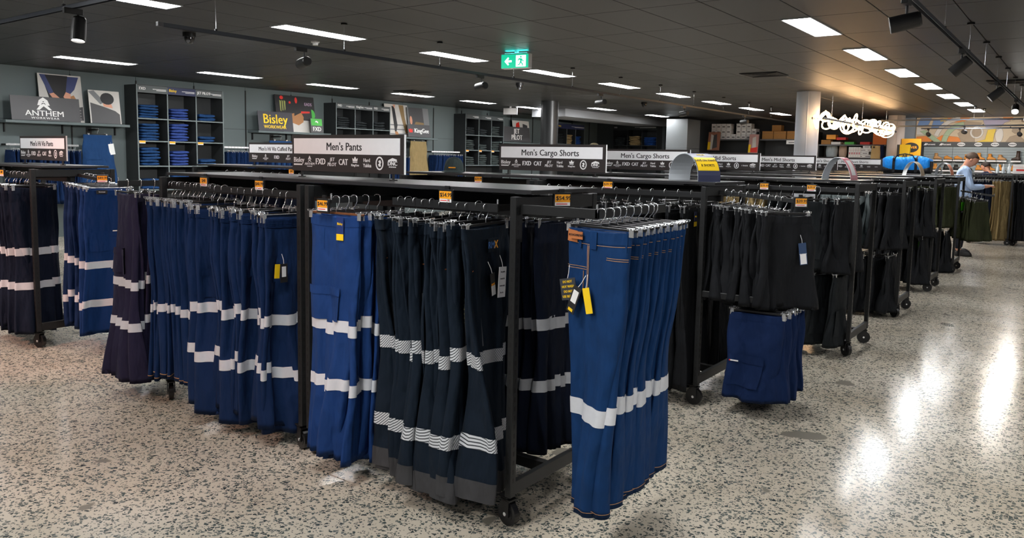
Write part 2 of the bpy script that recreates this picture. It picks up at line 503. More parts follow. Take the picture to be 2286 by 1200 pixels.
_slot = {}
def rack(x0, x1, y0, y1, label, slots=True, seed=1, rails=(), lower=None, castors=True):
    """free-standing garment rack on castors; local origin at the middle of its base"""
    rnd = random.Random(seed)
    cx, cy = (x0 + x1) / 2, (y0 + y1) / 2
    hw, hd = (x1 - x0) / 2, (y1 - y0) / 2
    t = thing('garment_rack', label, 'clothes rack', (cx, cy, 0), 0, 'black garment racks on castors')
    pm = MB().cbox(-.016, .016, -.019, .019, .135, 1.437, .002).make('post', M_RACK)
    sl = MB()
    for k in range(30):
        z = .2 + k * .04
        for s in (-1, 1):
            xx = sorted((s * .0155, s * .0166)); sl.box(xx[0], xx[1], -.005, .005, z, z + .02)
            sl.box(-.004, .004, *sorted((s * .0185, s * .0196)), z, z + .02)
    slm = sl.make('slot_strip', M_RACKD)
    for sx in (-1, 1):
        for sy in (-1, 1):
            p = ob('post', pm, t, (sx * (hw - .016), sy * (hd - .019), 0))
            if slots: ob('slot_strip', slm, p)['kind'] = 'stuff'
            if castors: castor(t, sx * (hw - .03), sy * (hd - .03), rnd.uniform(-0.9, 0.9) + PI / 2)
        xx = sorted((sx * (hw - .003), sx * (hw - .03)))
        MB().cbox(xx[0], xx[1], -hd + .038, hd - .038, 1.375, 1.435, .002).build('end_bar', M_RACK, t)
        MB().cbox(xx[0], xx[1], -hd + .038, hd - .038, .14, .20, .002).build('base_bar', M_RACK, t)
    MB().cbox(-hw + .03, hw - .03, -.02, .02, 1.33, 1.43, .002).build('spine_beam', M_RACKD, t)
    MB().cbox(-hw + .03, hw - .03, -.02, .02, .14, .19, .002).build('base_beam', M_RACKD, t)
    for (a, b, ry, rz) in rails:      # hang rails along x (world coords)
        rl = MB().cbox(a - cx, b - cx, ry - cy - .007, ry - cy + .007, rz - .038, rz, .002).build('hang_rail', M_RACK, t)
        for e in (a - cx + .03, b - cx - .03):
            far = -.02 if ry < cy else .02
            MB().box(e - .008, e + .008, *sorted((ry - cy, far)), rz - .034, rz - .006).build('rail_bracket', M_RACKD, t)
        MB().cyl((b - cx - .005, ry - cy, rz - .01), (b - cx - .005, ry - cy, rz + .02), .004, n=8).build('rail_stop', M_CHROME, rl)
    return t

def shelf(x0, x1, y0, y1, label, z=1.447):
    o = MB().cbox(x0 - (x0 + x1) / 2, (x1 - x0) / 2, -(y1 - y0) / 2, (y1 - y0) / 2, 0.0, .018, .0015)
    t = o.build('top_shelf', M_SHELF, None, ((x0 + x1) / 2, (y0 + y1) / 2, z))
    tag(t, label, 'shelf', 'shelf boards on the racks')
    for fx in (-.42, .02, .42):
        MB().cbox(fx * (x1 - x0) - .02, fx * (x1 - x0) + .02, -(y1 - y0) / 2 + .05, (y1 - y0) / 2 - .05, 1.437 - z, 0.0, .002).build('shelf_foot', M_RACK, t)
    return t

def arm_t(t, cx, cy, xe, xa, y, ya, yb, z):
    """T arm at a rack end: bar along x from xe to xa at y, then a rail along y from ya to yb (world coords)"""
    a = MB().cbox(xe - cx, xa - cx + .007, y - cy - .007, y - cy + .007, z - .04, z, .002)
    o = a.build('arm', M_RACK, t)
    MB().cbox(xa - cx - .007, xa - cx + .007, ya - cy, yb - cy, z - .038, z, .002).build('arm_rail', M_RACK, o)
    MB().cyl((xa - cx, ya - cy + .006, z - .01), (xa - cx, ya - cy + .006, z + .018), .004, n=8).build('rail_stop', M_CHROME, o)
    MB().cbox(xe - cx - .004, xe - cx + .006, y - cy - .014, y - cy + .014, z - .16, z, .002).build('arm_bracket', M_RACKD, o)
    return o

def arm_line(t, cx, cy, p0, p1, hgt=.026):
    """faceout arm: a bar from p0 to p1 (world), may slope"""
    p0 = Vector(p0) - Vector((cx, cy, 0)); p1 = Vector(p1) - Vector((cx, cy, 0))
    d = (p1 - p0); n = Vector((-d.y, d.x, 0)).normalized() * .006
    vs = []
    for p in (p0, p1):
        for s in (-1, 1):
            for dz in (-hgt, 0): vs.append(p + n * s + Vector((0, 0, dz)))
    o = MB().add(vs, [(0, 1, 3, 2), (4, 6, 7, 5), (0, 4, 5, 1), (2, 3, 7, 6), (1, 5, 7, 3), (0, 2, 6, 4)]).build('faceout_arm', M_RACK, t)
    MB().cyl(p1 + Vector((0, 0, -.01)), p1 + Vector((0, 0, .02)), .004, n=8).build('arm_stop', M_CHROME, o)
    return o

rA1 = rack(-4.70, -3.305, 2.58, 3.24, 'left unit of the nearest rack, under the left end of its long shelf', True, 3, rails=[(-4.69, -3.33, 2.63, RAIL_Z), (-4.69, -3.33, 3.19, RAIL_Z)])
rA2 = rack(-3.27, -1.90, 2.58, 3.24, 'nearest rack unit, carrying jeans on its end arm', True, 4, rails=[(-2.67, -2.03, 2.63, RAIL_Z), (-3.2, -2.03, 3.19, RAIL_Z)])
A2C = ((-3.27 - 1.90) / 2, 2.91); A1C = ((-4.70 - 3.305) / 2, 2.91)
arm_t(rA2, *A2C, -1.91, -1.535, 2.62, 2.613, 3.22, 1.405)
arm_line(rA2, *A2C, (-2.90, 2.93, 1.395), (-2.87, 2.42, 1.395))
arm_t(rA1, *A1C, -4.69, -4.98, 3.0, 2.46, 3.01, 1.405)
rB1 = rack(-4.70, -3.34, 4.70, 5.42, 'left unit of the second rack, behind the nearest rack', True, 5, rails=[(-4.68, -3.36, 4.75, RAIL_Z)])
rB2 = rack(-3.30, -1.96, 4.70, 5.42, 'second rack unit along the aisle, navy shorts on its lower arm', True, 6, rails=[(-3.27, -1.99, 4.75, RAIL_Z), (-3.27, -1.99, 5.37, RAIL_Z)])
B2C = (-2.63, 5.06)
arm_t(rB2, *B2C, -1.97, -1.62, 4.72, 4.713, 5.28, .765)
arm_line(rB2, *B2C, (-1.97, 4.95, 1.41), (-1.46, 4.95, 1.375))
rC1 = rack(-4.28, -2.92, 6.75, 7.42, 'left unit of the third rack along the aisle', False, 7, rails=[(-4.26, -2.94, 6.80, RAIL_Z)])
rC2 = rack(-2.88, -1.50, 6.75, 7.42, 'third rack unit along the aisle, with an empty end frame', True, 8, rails=[(-2.86, -1.52, 6.80, RAIL_Z), (-2.86, -1.52, 6.80, .78)])
rD2 = rack(-2.88, -1.52, 8.86, 9.52, 'fourth rack unit along the aisle, grey shorts on its upper rail', True, 9, rails=[(-2.86, -1.54, 8.91, RAIL_Z), (-2.86, -1.54, 8.91, .74)])
rE2 = rack(-2.88, -1.53, 10.97, 11.63, 'fifth rack unit along the aisle, with a green tag below', True, 10, rails=[(-2.86, -1.55, 11.02, RAIL_Z), (-2.86, -1.55, 11.02, .80)])
rF2 = rack(-2.88, -1.54, 13.18, 13.82, 'sixth rack unit along the aisle, olive shorts on its end arm', False, 11, rails=[(-2.86, -1.56, 13.23, RAIL_Z), (-2.86, -1.56, 13.23, .72)])
arm_line(rF2, -2.21, 13.5, (-1.56, 13.5, 1.24), (-1.12, 13.5, 1.18))
rG = rack(-8.05, -6.68, 2.62, 3.28, 'rack unit at the left edge under the hi vis sign', True, 12, rails=[(-8.0, -6.72, 2.67, RAIL_Z)])
arm_line(rG, -7.365, 2.95, (-6.70, 2.99, 1.40), (-6.24, 2.96, 1.375))
rK = rack(-7.9, -6.0, 4.72, 5.40, 'rack unit behind, under the cuffed pants sign', False, 13, rails=[(-7.88, -6.02, 4.77, RAIL_Z)])
rH = rack(-3.9, -2.2, 15.3, 15.95, 'rack unit in the row nearest the column', False, 14)

shelf(-4.72, -1.87, 2.645, 3.19, 'long dark shelf board across both units of the nearest rack')
shelf(-4.72, -1.94, 4.80, 5.34, 'dark shelf board carrying the blue and yellow promotion arch')
shelf(-4.30, -1.52, 6.83, 7.36, 'dark shelf board carrying the pink-printed arch')
shelf(-4.30, -1.54, 8.93, 9.46, 'dark shelf board of the fourth rack along the aisle')
shelf(-4.30, -1.55, 11.04, 11.57, 'dark shelf board of the fifth rack along the aisle')
shelf(-4.30, -1.56, 13.24, 13.77, 'dark shelf board carrying the blue duffel bag')
shelf(-4.6, -2.15, 15.36, 15.9, 'dark shelf board of the row before the column')
shelf(-8.10, -6.66, 2.69, 3.22, 'dark shelf board at the left edge under the hi vis sign')
shelf(-7.95, -5.95, 4.80, 5.33, 'dark shelf board under the cuffed pants sign')
# ------------------------------------------------------------------ garments
def pl(t, pts):
    for (a, va), (b, vb) in zip(pts, pts[1:]):
        if t <= b:
            k = (t - a) / (b - a); k = k * k * (3 - 2 * k)
            return va + (vb - va) * k
    return pts[-1][1]

class Garment:
    """hanging trousers or shorts: two flattened legs falling from one waist. local x = hanger direction, front = -y, z=0 at the waist"""
    def __init__(s, seed, L=1.14, wt=.36, wh=.37, wk=.27, wb=.22, thick=.02, fold=.012, flare=.02, spread=.06, gap=.022, nu=30, nv=34, crotch=.25, twist=.0):
        s.__dict__.update(locals())
        r = s.rnd = random.Random(seed)
        s.L = L = L * r.uniform(.975, 1.025)
        s.ph = [r.uniform(0, 6.28) for _ in range(12)]
        s.k = [r.uniform(1.0, 1.7), r.uniform(2.0, 3.1), r.uniform(.8, 1.6), r.uniform(2.2, 3.2)]
        s.sway = r.uniform(-.03, .03); s.tw = [twist * r.uniform(.5, 1.1) * r.choice((-1, 1)) if twist > 0 else twist] * 2
        s.lz = [r.uniform(-.006, .006), r.uniform(-.012, .012)]
    def P(s, leg, u, v, off=0.0):
        t = v
        a = pl(t, [(0, s.wt / 2), (.05, s.wt / 2), (.22, s.wh / 2), (.55, s.wk / 2), (1, s.wb / 2)])
        th = 2 * PI * u
        c, sn = math.cos(th), math.sin(th)
        b = pl(t, [(0, s.thick * .45), (.1, s.thick * .6), (.5, s.thick * .8), (1, s.thick * .7 + s.flare)])
        x = a * math.copysign(abs(c) ** .75, c)
        y = b * math.copysign(abs(sn) ** .8, sn)
        nx, ny = b * c, a * sn
        nl = math.hypot(nx, ny) or 1
        A = s.fold * pl(t, [(0, .05), (.12, .5), (.4, .9), (1, 1.7)])
        p = s.ph
        q = x / max(a, 1e-4)
        y += A * (math.sin(s.k[0] * PI * q + p[leg] + 1.1 * t) + .55 * math.sin(s.k[1] * PI * q + p[2 + leg] - 1.7 * t))
        y += A * .5 * math.sin(2.1 * PI * q * s.k[2] + p[8] + 3 * t) * pl(t, [(0, 0), (.3, .4), (1, 1)])
        y += .35 * s.fold * math.sin(9 * t + p[4 + leg] + 2 * q) * pl(t, [(0, 0), (.2, 1), (1, 1)])
        sep = pl(t, [(0, 0), (s.crotch, .12), (1, 1)])
        sg = leg - .5
        x += sg * s.spread * 2 * sep + s.sway * t + .008 * math.sin(5 * t + p[6 + leg])
        y += sg * s.gap * (0.35 + .65 * sep)
        x += off * nx / nl; y += off * ny / nl
        tw = s.tw[leg] * pl(t, [(0, 0), (.15, .1), (1, 1)])
        x, y = x * math.cos(tw) - y * math.sin(tw), x * math.sin(tw) + y * math.cos(tw)
        z = -s.L * t + s.lz[leg] * t - .010 * (1 - q * q) * pl(t, [(0, 1), (.12, 0), (1, 0)])
        return (x, y, z)
    def body(s):
        m = MB()
        for leg in (0, 1):
            nu, nv = s.nu, s.nv
            vs = [s.P(leg, i / nu, j / nv) for j in range(nv + 1) for i in range(nu)]
            fs = [(j * nu + i, j * nu + (i + 1) % nu, (j + 1) * nu + (i + 1) % nu, (j + 1) * nu + i) for j in range(nv) for i in range(nu)]
            # turned-up inside of the hem
            vs += [tuple(Vector(s.P(leg, i / nu, .965, -.004))) for i in range(nu)]
            o = (nv + 1) * nu
            fs += [(nv * nu + i, nv * nu + (i + 1) % nu, o + (i + 1) % nu, o + i) for i in range(nu)]
            fs.append(tuple(range(o, o + nu)))
            # waist closed a little below the edge
            fs.append(tuple(range(nu - 1, -1, -1)))
            m.add(vs, fs)
        return m
    def band(s, v0, v1, off=.003, legs=(0, 1), u0=0., u1=1., nu=None, nv=2, dv=(0, 0), m=None):
        m = m or MB()
        for leg in legs:
            n = nu or s.nu
            full = (u1 - u0) > .999
            cols = n if full else n + 1
            vs = []
            for j in range(nv + 1):
                for i in range(cols):
                    vs.append(s.P(leg, u0 + (u1 - u0) * i / n, v0 + (v1 - v0) * j / nv + dv[leg], off))
            fs = []
            for j in range(nv):
                for i in range(n):
                    a, b = i, (i + 1) % cols
                    fs.append((j * cols + a, j * cols + b, (j + 1) * cols + b, (j + 1) * cols + a))
            # edges turned inwards so the band has thickness
            m.add(vs, fs)
        return m

KIND = {}
def swing_tag(x, z, w, h, lean, y=-.035):
    """hanging paper tag polygon mesh, front -y"""
    M = Matrix.Translation((x, y, z)) @ Matrix.Rotation(lean, 4, 'Y')
    b = MB().box(-w / 2, w / 2, -.0008, .0008, -h, 0)
    o = MB(); o.add([M @ Vector(p) for p in b.v], b.f)
    return o

def define(kind, n, base_mat, g=None, tapes=(), tape_mat=None, extra=None, seed=0, waist=True, name='work_pants'):
    out = []
    for i in range(n):
        G = Garment(seed * 100 + i, **(g or {}))
        parts = []
        r = random.Random(seed * 77 + i)
        if waist:
            parts.append(('waistband', G.band(0.0, .04 if G.L > .8 else .075, .0025, nv=2).make('waistband', base_mat, True)))
        for (v, h) in tapes:
            d = r.uniform(-.02, .02); d = (d, d + r.uniform(-.012, .012))
            parts.append(('reflective_tape', G.band(v, v + h, .0028, dv=d, nv=2).make('reflective_tape', tape_mat or M_TAPE, True)))
        if extra: parts += extra(G, i, r)
        out.append((G.body().make(name, base_mat, True), parts))
    KIND[kind] = (name, out)

# hangers ----------------------------------------------------------
def hanger_meshes(bar_mat, half=.16, thick=True):
    hook = []
    hook += [(0, 0, -.122), (0, 0, -.09), (.012, 0, -.07), (.021, 0, -.04), (.021, 0, -.01)]
    for k in range(9):
        a = PI * k / 8
        hook.append((.02 * math.cos(a), 0, -.004 + .018 * math.sin(a)))
    hook += [(-.02, 0, -.022)]
    hk = MB().tube(hook, .0022, 5).make('hook', M_CHROME, True)
    b = MB()
    if thick: b.cbox(-half - .02, half + .02, -.005, .005, -.138, -.120, .002)
    else:
        b.tube([(-half - .03, 0, -.126), (half + .03, 0, -.126)], .0032, 6)
    bar = b.make('clip_hanger', bar_mat)
    clips = []
    c = MB()
    c.cbox(-.009, .009, -.014, -.010, -.15, -.092, .001)
    c.cbox(-.009, .009, .010, .014, -.15, -.092, .001)
    c.tube([(-.014, -.012, -.098), (-.014, -.016, -.084), (.014, -.016, -.084), (.014, -.012, -.098)], .0017, 4)
    c.tube([(-.014, .012, -.098), (-.014, .02, -.082), (.014, .02, -.082), (.014, .012, -.098)], .0017, 4)
    c.box(-.004, .004, -.014, .014, -.096, -.09)
    c.v = [(x * 1.25, y, z - .026) for x, y, z in c.v]
    clip = c.make('clip', M_CHROME)
    return bar, hk, clip, half
HANG = {'black': hanger_meshes(M_BLACKP), 'wood': hanger_meshes(M_WOOD), 'wire': hanger_meshes(M_CHROME, .16, False)}

HUNG = {}
def hang(kind, var, x, y, z, yaw, what, where, group, style='black', tilt=0, hanger=True, drop=.11):
    """a garment and the hanger it is clipped to; (x,y,z) on top of the rail"""
    name, vs = KIND[kind]
    me, parts = vs[var % len(vs)]
    o = ob(name, me, None, (x, y, z - drop), (0, tilt, yaw))
    tag(o, '%s, %s' % (what, where), 'shorts' if 'shorts' in name else 'pants', group)
    for n, pm in parts:
        c_ = ob(n, pm, o)
        if n in ('seam_stitching', 'size_print', 'elastic_gather'): c_['kind'] = 'stuff'
    HUNG[o['label']] = o
    if hanger:
        bar, hk, clip, half = HANG[style]
        h = ob('clip_hanger', bar, None, (x, y, z), (0, tilt, yaw))
        h.scale = (1, 1, drop / .145)
        tag(h, 'hanger of the %s, %s' % (what, where), 'hanger', 'clip hangers ' + group)
        ob('hook', hk, h)
        for s in (-1, 1): ob('clip', clip, h, (s * half, 0, 0))
    return o

# fabrics
F_NAVY = fabric('navy_drill', '#07234a')
F_NAVY2 = fabric('navy_hem_stitched', '#08254d')
F_RMX = fabric('ink_stretch', '#071624')
F_BLUE = fabric('blue_drill', '#11346a')
F_DENIM = fabric('denim', '#052f5c', denim=True)
F_DARKN = fabric('midnight_drill', '#091428')
F_BLACK = fabric('black_cotton', '#101216')
F_BLACK2 = fabric('black_canvas', '#14181b')
F_GREY = fabric('slate_cotton', '#2a3235')
F_OLIVE = fabric('olive_cotton', '#2a2e19')
F_BEIGE = fabric('khaki_cotton', '#86744f')
F_PLUMLIT = fabric('plum_lit_navy', '#211f38')  # navy cloth, plum tint of the light on it put into the colour
F_CUFF = fabric('charcoal_cordura', '#3c3c3e')
F_ROYAL = fabric('royal_navy', '#062d60')

def ex_cargo(G, i, r):
    out = []
    out.append(('cargo_pocket', G.band(*((.30, .43) if G.L > .8 else (.50, .84)), .010, (0,), .60, .80, 10, 8).make('cargo_pocket', G.mat, True)))
    out.append(('pocket_flap', G.band(*((.29, .325) if G.L > .8 else (.48, .57)), .0135, (0,), .595, .805, 10, 3).make('pocket_flap', G.mat, True)))
    return out
def with_mat(m, fs, every=None):
    def f(G, i, r):
        G.mat = m
        o = []
        for k, fn in enumerate(fs):
            o += fn(G, i, r)
        return o
    return f
def ex_hemstitch(G, i, r):
    return [('hem_stitching', G.band(.978, .982, .0012, nv=1).make('hem_stitching', M_STITCH, True))]
def ex_slantpocket(G, i, r):
    return [('slant_pocket', G.band(.05, .14, .003, (0,), .70, .714, 2, 6).make('slant_pocket', G.mat, True))]
def ex_elastic(G, i, r):
    m = MB()
    for k in range(5): G.band(.004 + k * .008, .008 + k * .008, .0045, nv=1, m=m)
    return [('elastic_gather', m.make('elastic_gather', G.mat, True))]
def ex_cuff(G, i, r):
    return [('hem_cuff', G.band(.925, 1.0, .0022, nv=3).make('hem_cuff', F_CUFF, True)),
            ('pocket_trim', G.band(.15, .154, .003, (0,), .60, .68, 6, 1).make('pocket_trim', M_LEATHER, True))]
def ex_sizestrip(G, i, r):
    if i % 3 == 2: return []
    o = [('size_strip', G.band(.26, .44, .004, (0,), .65, .715, 4, 10).make('size_strip', mat('clear_strip', '#4d5157', 0.3), True))]
    m = MB()
    for k in range(11): G.band(.265 + k * .016, .270 + k * .016, .0047, (0,), .662, .703, 3, 1, m=m)
    o.append(('size_print', m.make('size_print', mat('size_ink', '#9a9a62', 0.5), True)))
    return o
def ex_tag(n, col2, x=.06, z=-.16, w=.045, h=.085, ev=1, ph=0):
    def f(G, i, r):
        if i % ev != ph: return []
        m1 = mat('tag_' + n, n, 0.6)
        o = [('swing_tag', swing_tag(x, z, w, h, r.uniform(-.4, .4)).make('swing_tag', m1))]
        o.append(('swing_tag', swing_tag(x + .012, z - .005, w * .6, h * .8, r.uniform(-.1, .5), -.033).make('swing_tag', mat('tag_' + col2, col2, 0.6))))
        o.append(('tag_string', MB().tube([(x, -.018, z + .05), (x, -.03, z + .03), (x, -.034, z)], .0012, 4).make('tag_string', M_WHITE)))
        return o
    return f
def ex_jean(G, i, r):
    o = []
    m = MB()
    for (v0, v1, u0, u1) in ((.045, .0468, 0, 1), (.13, .1318, .50, .72), (.138, .1398, .50, .72), (.086, .0878, .80, .985), (.093, .0948, .80, .985), (.979, .981, 0, 1)):
        G.band(v0, v1, .004, (0,) if v0 < .9 else (0, 1), u0, u1, None if u1 - u0 > .9 else 14, 1, m=m)
    # side seam and pocket bags, drawn as narrow raised stitch bands
    G.band(.05, .26, .004, (0,), .723, .7255, 1, 16, m=m); G.band(.05, .26, .004, (0,), .729, .7315, 1, 16, m=m)
    for u0 in (.535, .70): G.band(.145, .235, .004, (0,), u0, u0 + .003, 1, 8, m=m)
    for q in range(8):
        t0 = q / 8
        u = .535 + .165 * t0
        v = .235 + .022 * (1 - abs(2 * t0 - 1))
        u2 = u + .165 / 8; v2 = .235 + .022 * (1 - abs(2 * (t0 + 1 / 8) - 1))
        G.band((v + v2) / 2, (v + v2) / 2 + .002, .004, (0,), u, u2, 2, 1, m=m)
    o.append(('seam_stitching', m.make('seam_stitching', M_STITCH, True)))
    for u in (.675, .735, .93): o.append(('belt_loop', G.band(-.004, .062, .007, (0,), u, u + .018, 2, 4).make('belt_loop', G.mat, True)))
    o.append(('back_pocket', G.band(.14, .245, .003, (0,), .535, .70, 8, 6).make('back_pocket', G.mat, True)))
    o.append(('leather_patch', G.band(.004, .046, .0065, (0,), .555, .665, 8, 3).make('leather_patch', M_LEATHER, True)))
    return o

define('elastic', 6, F_NAVY, dict(L=1.16, wt=.34, wh=.36, wk=.30, wb=.25, fold=.027, flare=.03, spread=.06, thick=.03, twist=.3), ((.455, .05), (.69, .05)), extra=with_mat(F_NAVY, [ex_elastic, ex_cargo]), seed=1)
define('hemstitch', 5, F_NAVY2, dict(L=1.10, wt=.34, wh=.34, wk=.29, wb=.26, fold=.018, flare=.012, spread=.03, twist=.15), ((.575, .045),), extra=with_mat(F_NAVY2, [ex_hemstitch]), seed=2)
define('plum_lit', 3, F_PLUMLIT, dict(L=1.20, wt=.30, wh=.33, wk=.34, wb=.40, fold=.024, flare=.05, spread=.03, thick=.03), ((.44, .045), (.66, .045)), extra=with_mat(F_PLUMLIT, [ex_cargo]), seed=3)
define('blue', 3, F_BLUE, dict(L=1.19, wt=.32, wh=.33, wk=.28, wb=.23, fold=.016, flare=.03, spread=.04, thick=.028, twist=-.15), ((.437, .048), (.672, .048)), extra=with_mat(F_BLUE, [ex_cargo, ex_slantpocket]), seed=4)
define('ink', 6, F_RMX, dict(L=1.19, wt=.36, wh=.34, wk=.27, wb=.26, fold=.026, flare=.04, spread=.05, thick=.026, twist=.35), ((.45, .05), (.765, .05)), M_TAPED, extra=with_mat(F_RMX, [ex_cuff, ex_sizestrip, ex_tag('#d9dadc', '#c7c8ca', .05, -.17, .03, .09, 2, 0)]), seed=5)
define('jeans', 5, F_DENIM, dict(L=1.11, wt=.315, wh=.30, wk=.235, wb=.17, fold=.011, flare=.018, spread=.015, thick=.034, gap=.026, twist=-.42), ((.60, .060),), extra=with_mat(F_DENIM, [ex_jean]), seed=6, name='work_jeans')
define('midnight', 4, F_DARKN, dict(L=1.15, wt=.36, wh=.36, wk=.30, wb=.29, fold=.016, flare=.03, spread=.04), ((.42, .05), (.66, .05)), seed=7)
define('hivis_navy', 4, F_NAVY, dict(L=1.14, wt=.36, wh=.37, wk=.33, wb=.31, fold=.014, flare=.03, spread=.05, thick=.026), ((.50, .05), (.76, .05)), seed=8)
define('hivis_royal', 2, F_ROYAL, dict(L=1.14, wt=.36, wh=.39, wk=.36, wb=.36, fold=.014, flare=.02, spread=.05, thick=.026), ((.49, .05), (.755, .05)), extra=with_mat(F_ROYAL, [ex_cargo, ex_slantpocket]), seed=9)
define('black_long', 4, F_BLACK, dict(L=1.18, wt=.36, wh=.36, wk=.30, wb=.26, fold=.015, flare=.02, spread=.04, nv=26), seed=10)
SH = dict(L=.58, wt=.36, wh=.40, wk=.40, wb=.38, fold=.02, flare=.03, spread=.05, thick=.035, crotch=.5, nv=22, nu=28)
define('black_short', 4, F_BLACK, SH, extra=with_mat(F_BLACK, [ex_slantpocket]), seed=11, name='work_shorts')
define('cargo_black', 3, F_BLACK2, dict(SH, fold=.01), extra=with_mat(F_BLACK2, [ex_cargo]), seed=12, name='cargo_shorts')
F_NSH = fabric('navy_twill', '#061f47')
define('navy_short', 4, F_NSH, dict(SH, L=.55, wt=.34, wh=.35, wk=.33, wb=.31, fold=.012, thick=.03), extra=with_mat(F_NSH, [ex_cargo, ex_slantpocket]), seed=13, name='cargo_shorts')
define('beige_short', 3, F_BEIGE, dict(SH, L=.60), seed=14, name='work_shorts')
define('grey_short', 3, F_GREY, dict(SH, L=.55), extra=with_mat(F_GREY, [ex_slantpocket]), seed=15, name='work_shorts')
define('olive_short', 3, F_OLIVE, dict(SH, L=.60, nv=16, nu=22), seed=16, name='work_shorts')
define('beige_long', 2, F_BEIGE, dict(L=1.22, wt=.34, wh=.34, wk=.32, wb=.36, fold=.02, flare=.03, nv=20, nu=22), seed=17)
define('navy_plain', 3, F_DARKN, dict(L=1.2, wt=.34, wh=.34, wk=.30, wb=.28, fold=.016, flare=.02, nv=20, nu=22), seed=18)
define('wall_navy', 3, F_NAVY2, dict(L=.95, wt=.36, wh=.36, wk=.30, wb=.26, fold=.016, flare=.02, nv=14, nu=18), seed=19)

def row(kind, xs, y, z, what, where, group, yaw=PI / 2, jit=.10, styles=('black',), seed=0, dz=.0, jy=.012, drop=.11):
    """garments on a rail along x, each facing +x; ordinals count from the left"""
    r = random.Random(seed)
    for i, x in enumerate(xs):
        hang(kind, r.randrange(9), x, y + r.uniform(-jy, jy), z - (r.uniform(0, dz) if dz else 0), yaw + r.uniform(-jit, jit),
             '%s %s from the left' % (ORD[i + 1], what), where, group, styles[i % len(styles)], drop=drop)

def lsp(a, b, n): return [a + (b - a) * i / (n - 1) for i in range(n)]
# nearest rack, left unit
row('hemstitch', lsp(-4.64, -4.17, 11), 2.63, RAIL_Z, 'single-tape navy pants', "nearest rack's left rail", 'single-tape navy pants on the nearest rack', seed=1, styles=('black', 'wire'))
row('elastic', lsp(-4.12, -3.46, 11), 2.63, RAIL_Z, 'elastic-waist navy pants', "nearest rack's left rail", 'elastic-waist navy pants on the nearest rack', seed=2, jit=.24, dz=.02, drop=.125, styles=('wire', 'black'))
for i, (yy_, d) in enumerate(((2.52, 0), (2.60, .03), (2.70, -.02))):
    hang('plum_lit', i, -4.98 + d * .3, yy_, 1.405, R(-6) + d, '%s plum-lit navy pants from the front' % ORD[i + 1], "nearest rack's left end arm", 'plum-lit pants on the left end arm', 'black', drop=.085)
# nearest rack, right unit
for i, (yy_, d) in enumerate(((2.455, 0), (2.51, .05), (2.57, -.04), (2.64, .03), (2.72, .0))):
    hang('blue', i, -2.875 + .1 * (i > 0) * d, yy_, 1.395, R(4) + d, '%s bright blue two-tape pants from the front' % ORD[i + 1], "nearest rack's faceout arm", 'bright blue pants on the faceout arm', 'wood' if i == 0 else 'black', drop=.085)
row('ink', lsp(-2.625, -2.095, 11), 2.63, RAIL_Z, 'ink-dark pants with grey cuffs', "nearest rack's right rail", 'ink-dark cuffed pants on the nearest rack', seed=3, jit=.2, dz=.015, drop=.09)
row('midnight', lsp(-2.62, -2.10, 7), 3.19, RAIL_Z, 'midnight two-tape pants', "nearest rack's rear rail", 'midnight pants on the rear rail', seed=4, jit=.08)
# jeans on the end arm
r_ = random.Random(5)
for i in range(9):
    hang('jeans', 0 if i == 0 else r_.randrange(1, 5), -1.495 + r_.uniform(-.01, .01) - .004 * i, 2.58 + i * .066, 1.405, R(-13) + r_.uniform(-.05, .05) + .015 * i, '%s blue work jeans from the front' % ORD[i + 1], "nearest rack's right end arm", 'blue jeans on the end arm', 'black', drop=.075)
# second rack
row('black_long', lsp(-3.2, -2.08, 13), 4.75, RAIL_Z, 'black long pants', "second rack's front rail", 'black long pants on the second rack', seed=6)
row('black_long', lsp(-2.5, -2.08, 4), 5.37, RAIL_Z, 'black long pants', "second rack's rear rail", 'black long pants on the rear rail', seed=61)
for i in range(9):
    f = i / 8
    hang('black_short', i, -1.92 + .38 * f, 4.95, 1.408 - .03 * f, (PI / 2 - R(8) + r_.uniform(-.12, .12)) if i < 8 else R(42), '%s black shorts from the rack' % ORD[i + 1], "second rack's sloping upper arm", 'black shorts on the sloping arm', 'black')
for i in range(6):
    hang('navy_short', i, -1.605 + r_.uniform(-.01, .01), 4.75 + i * .085, .765, R(6) + r_.uniform(-.05, .05), '%s navy cargo shorts from the front' % ORD[i + 1], "second rack's lower arm", 'navy cargo shorts on the lower arm', 'black')
# third rack
row('beige_short', lsp(-2.62, -2.25, 5), 6.80, RAIL_Z, 'khaki shorts', "third rack's upper rail", 'khaki shorts on the third rack', seed=7)
row('cargo_black', [-2.15, -2.05, -1.96], 6.80, RAIL_Z, 'black cargo shorts', "third rack's upper rail", 'black cargo shorts on the third rack', yaw=R(80), jit=.12, seed=8)
hang('cargo_black', 1, -1.80, 6.66, RAIL_Z, R(32), 'black cargo shorts turned to face the aisle', "third rack's upper rail", 'black cargo shorts on the third rack')
row('black_short', [-1.68, -1.60], 6.80, RAIL_Z, 'black shorts beside the post', "third rack's upper rail", 'black shorts by the post', yaw=R(70), seed=81)
row('cargo_black', lsp(-2.45, -1.62, 8), 6.80, .78, 'black canvas shorts', "third rack's lower rail", 'black canvas shorts on the lower rail', yaw=R(78), jit=.2, seed=9)
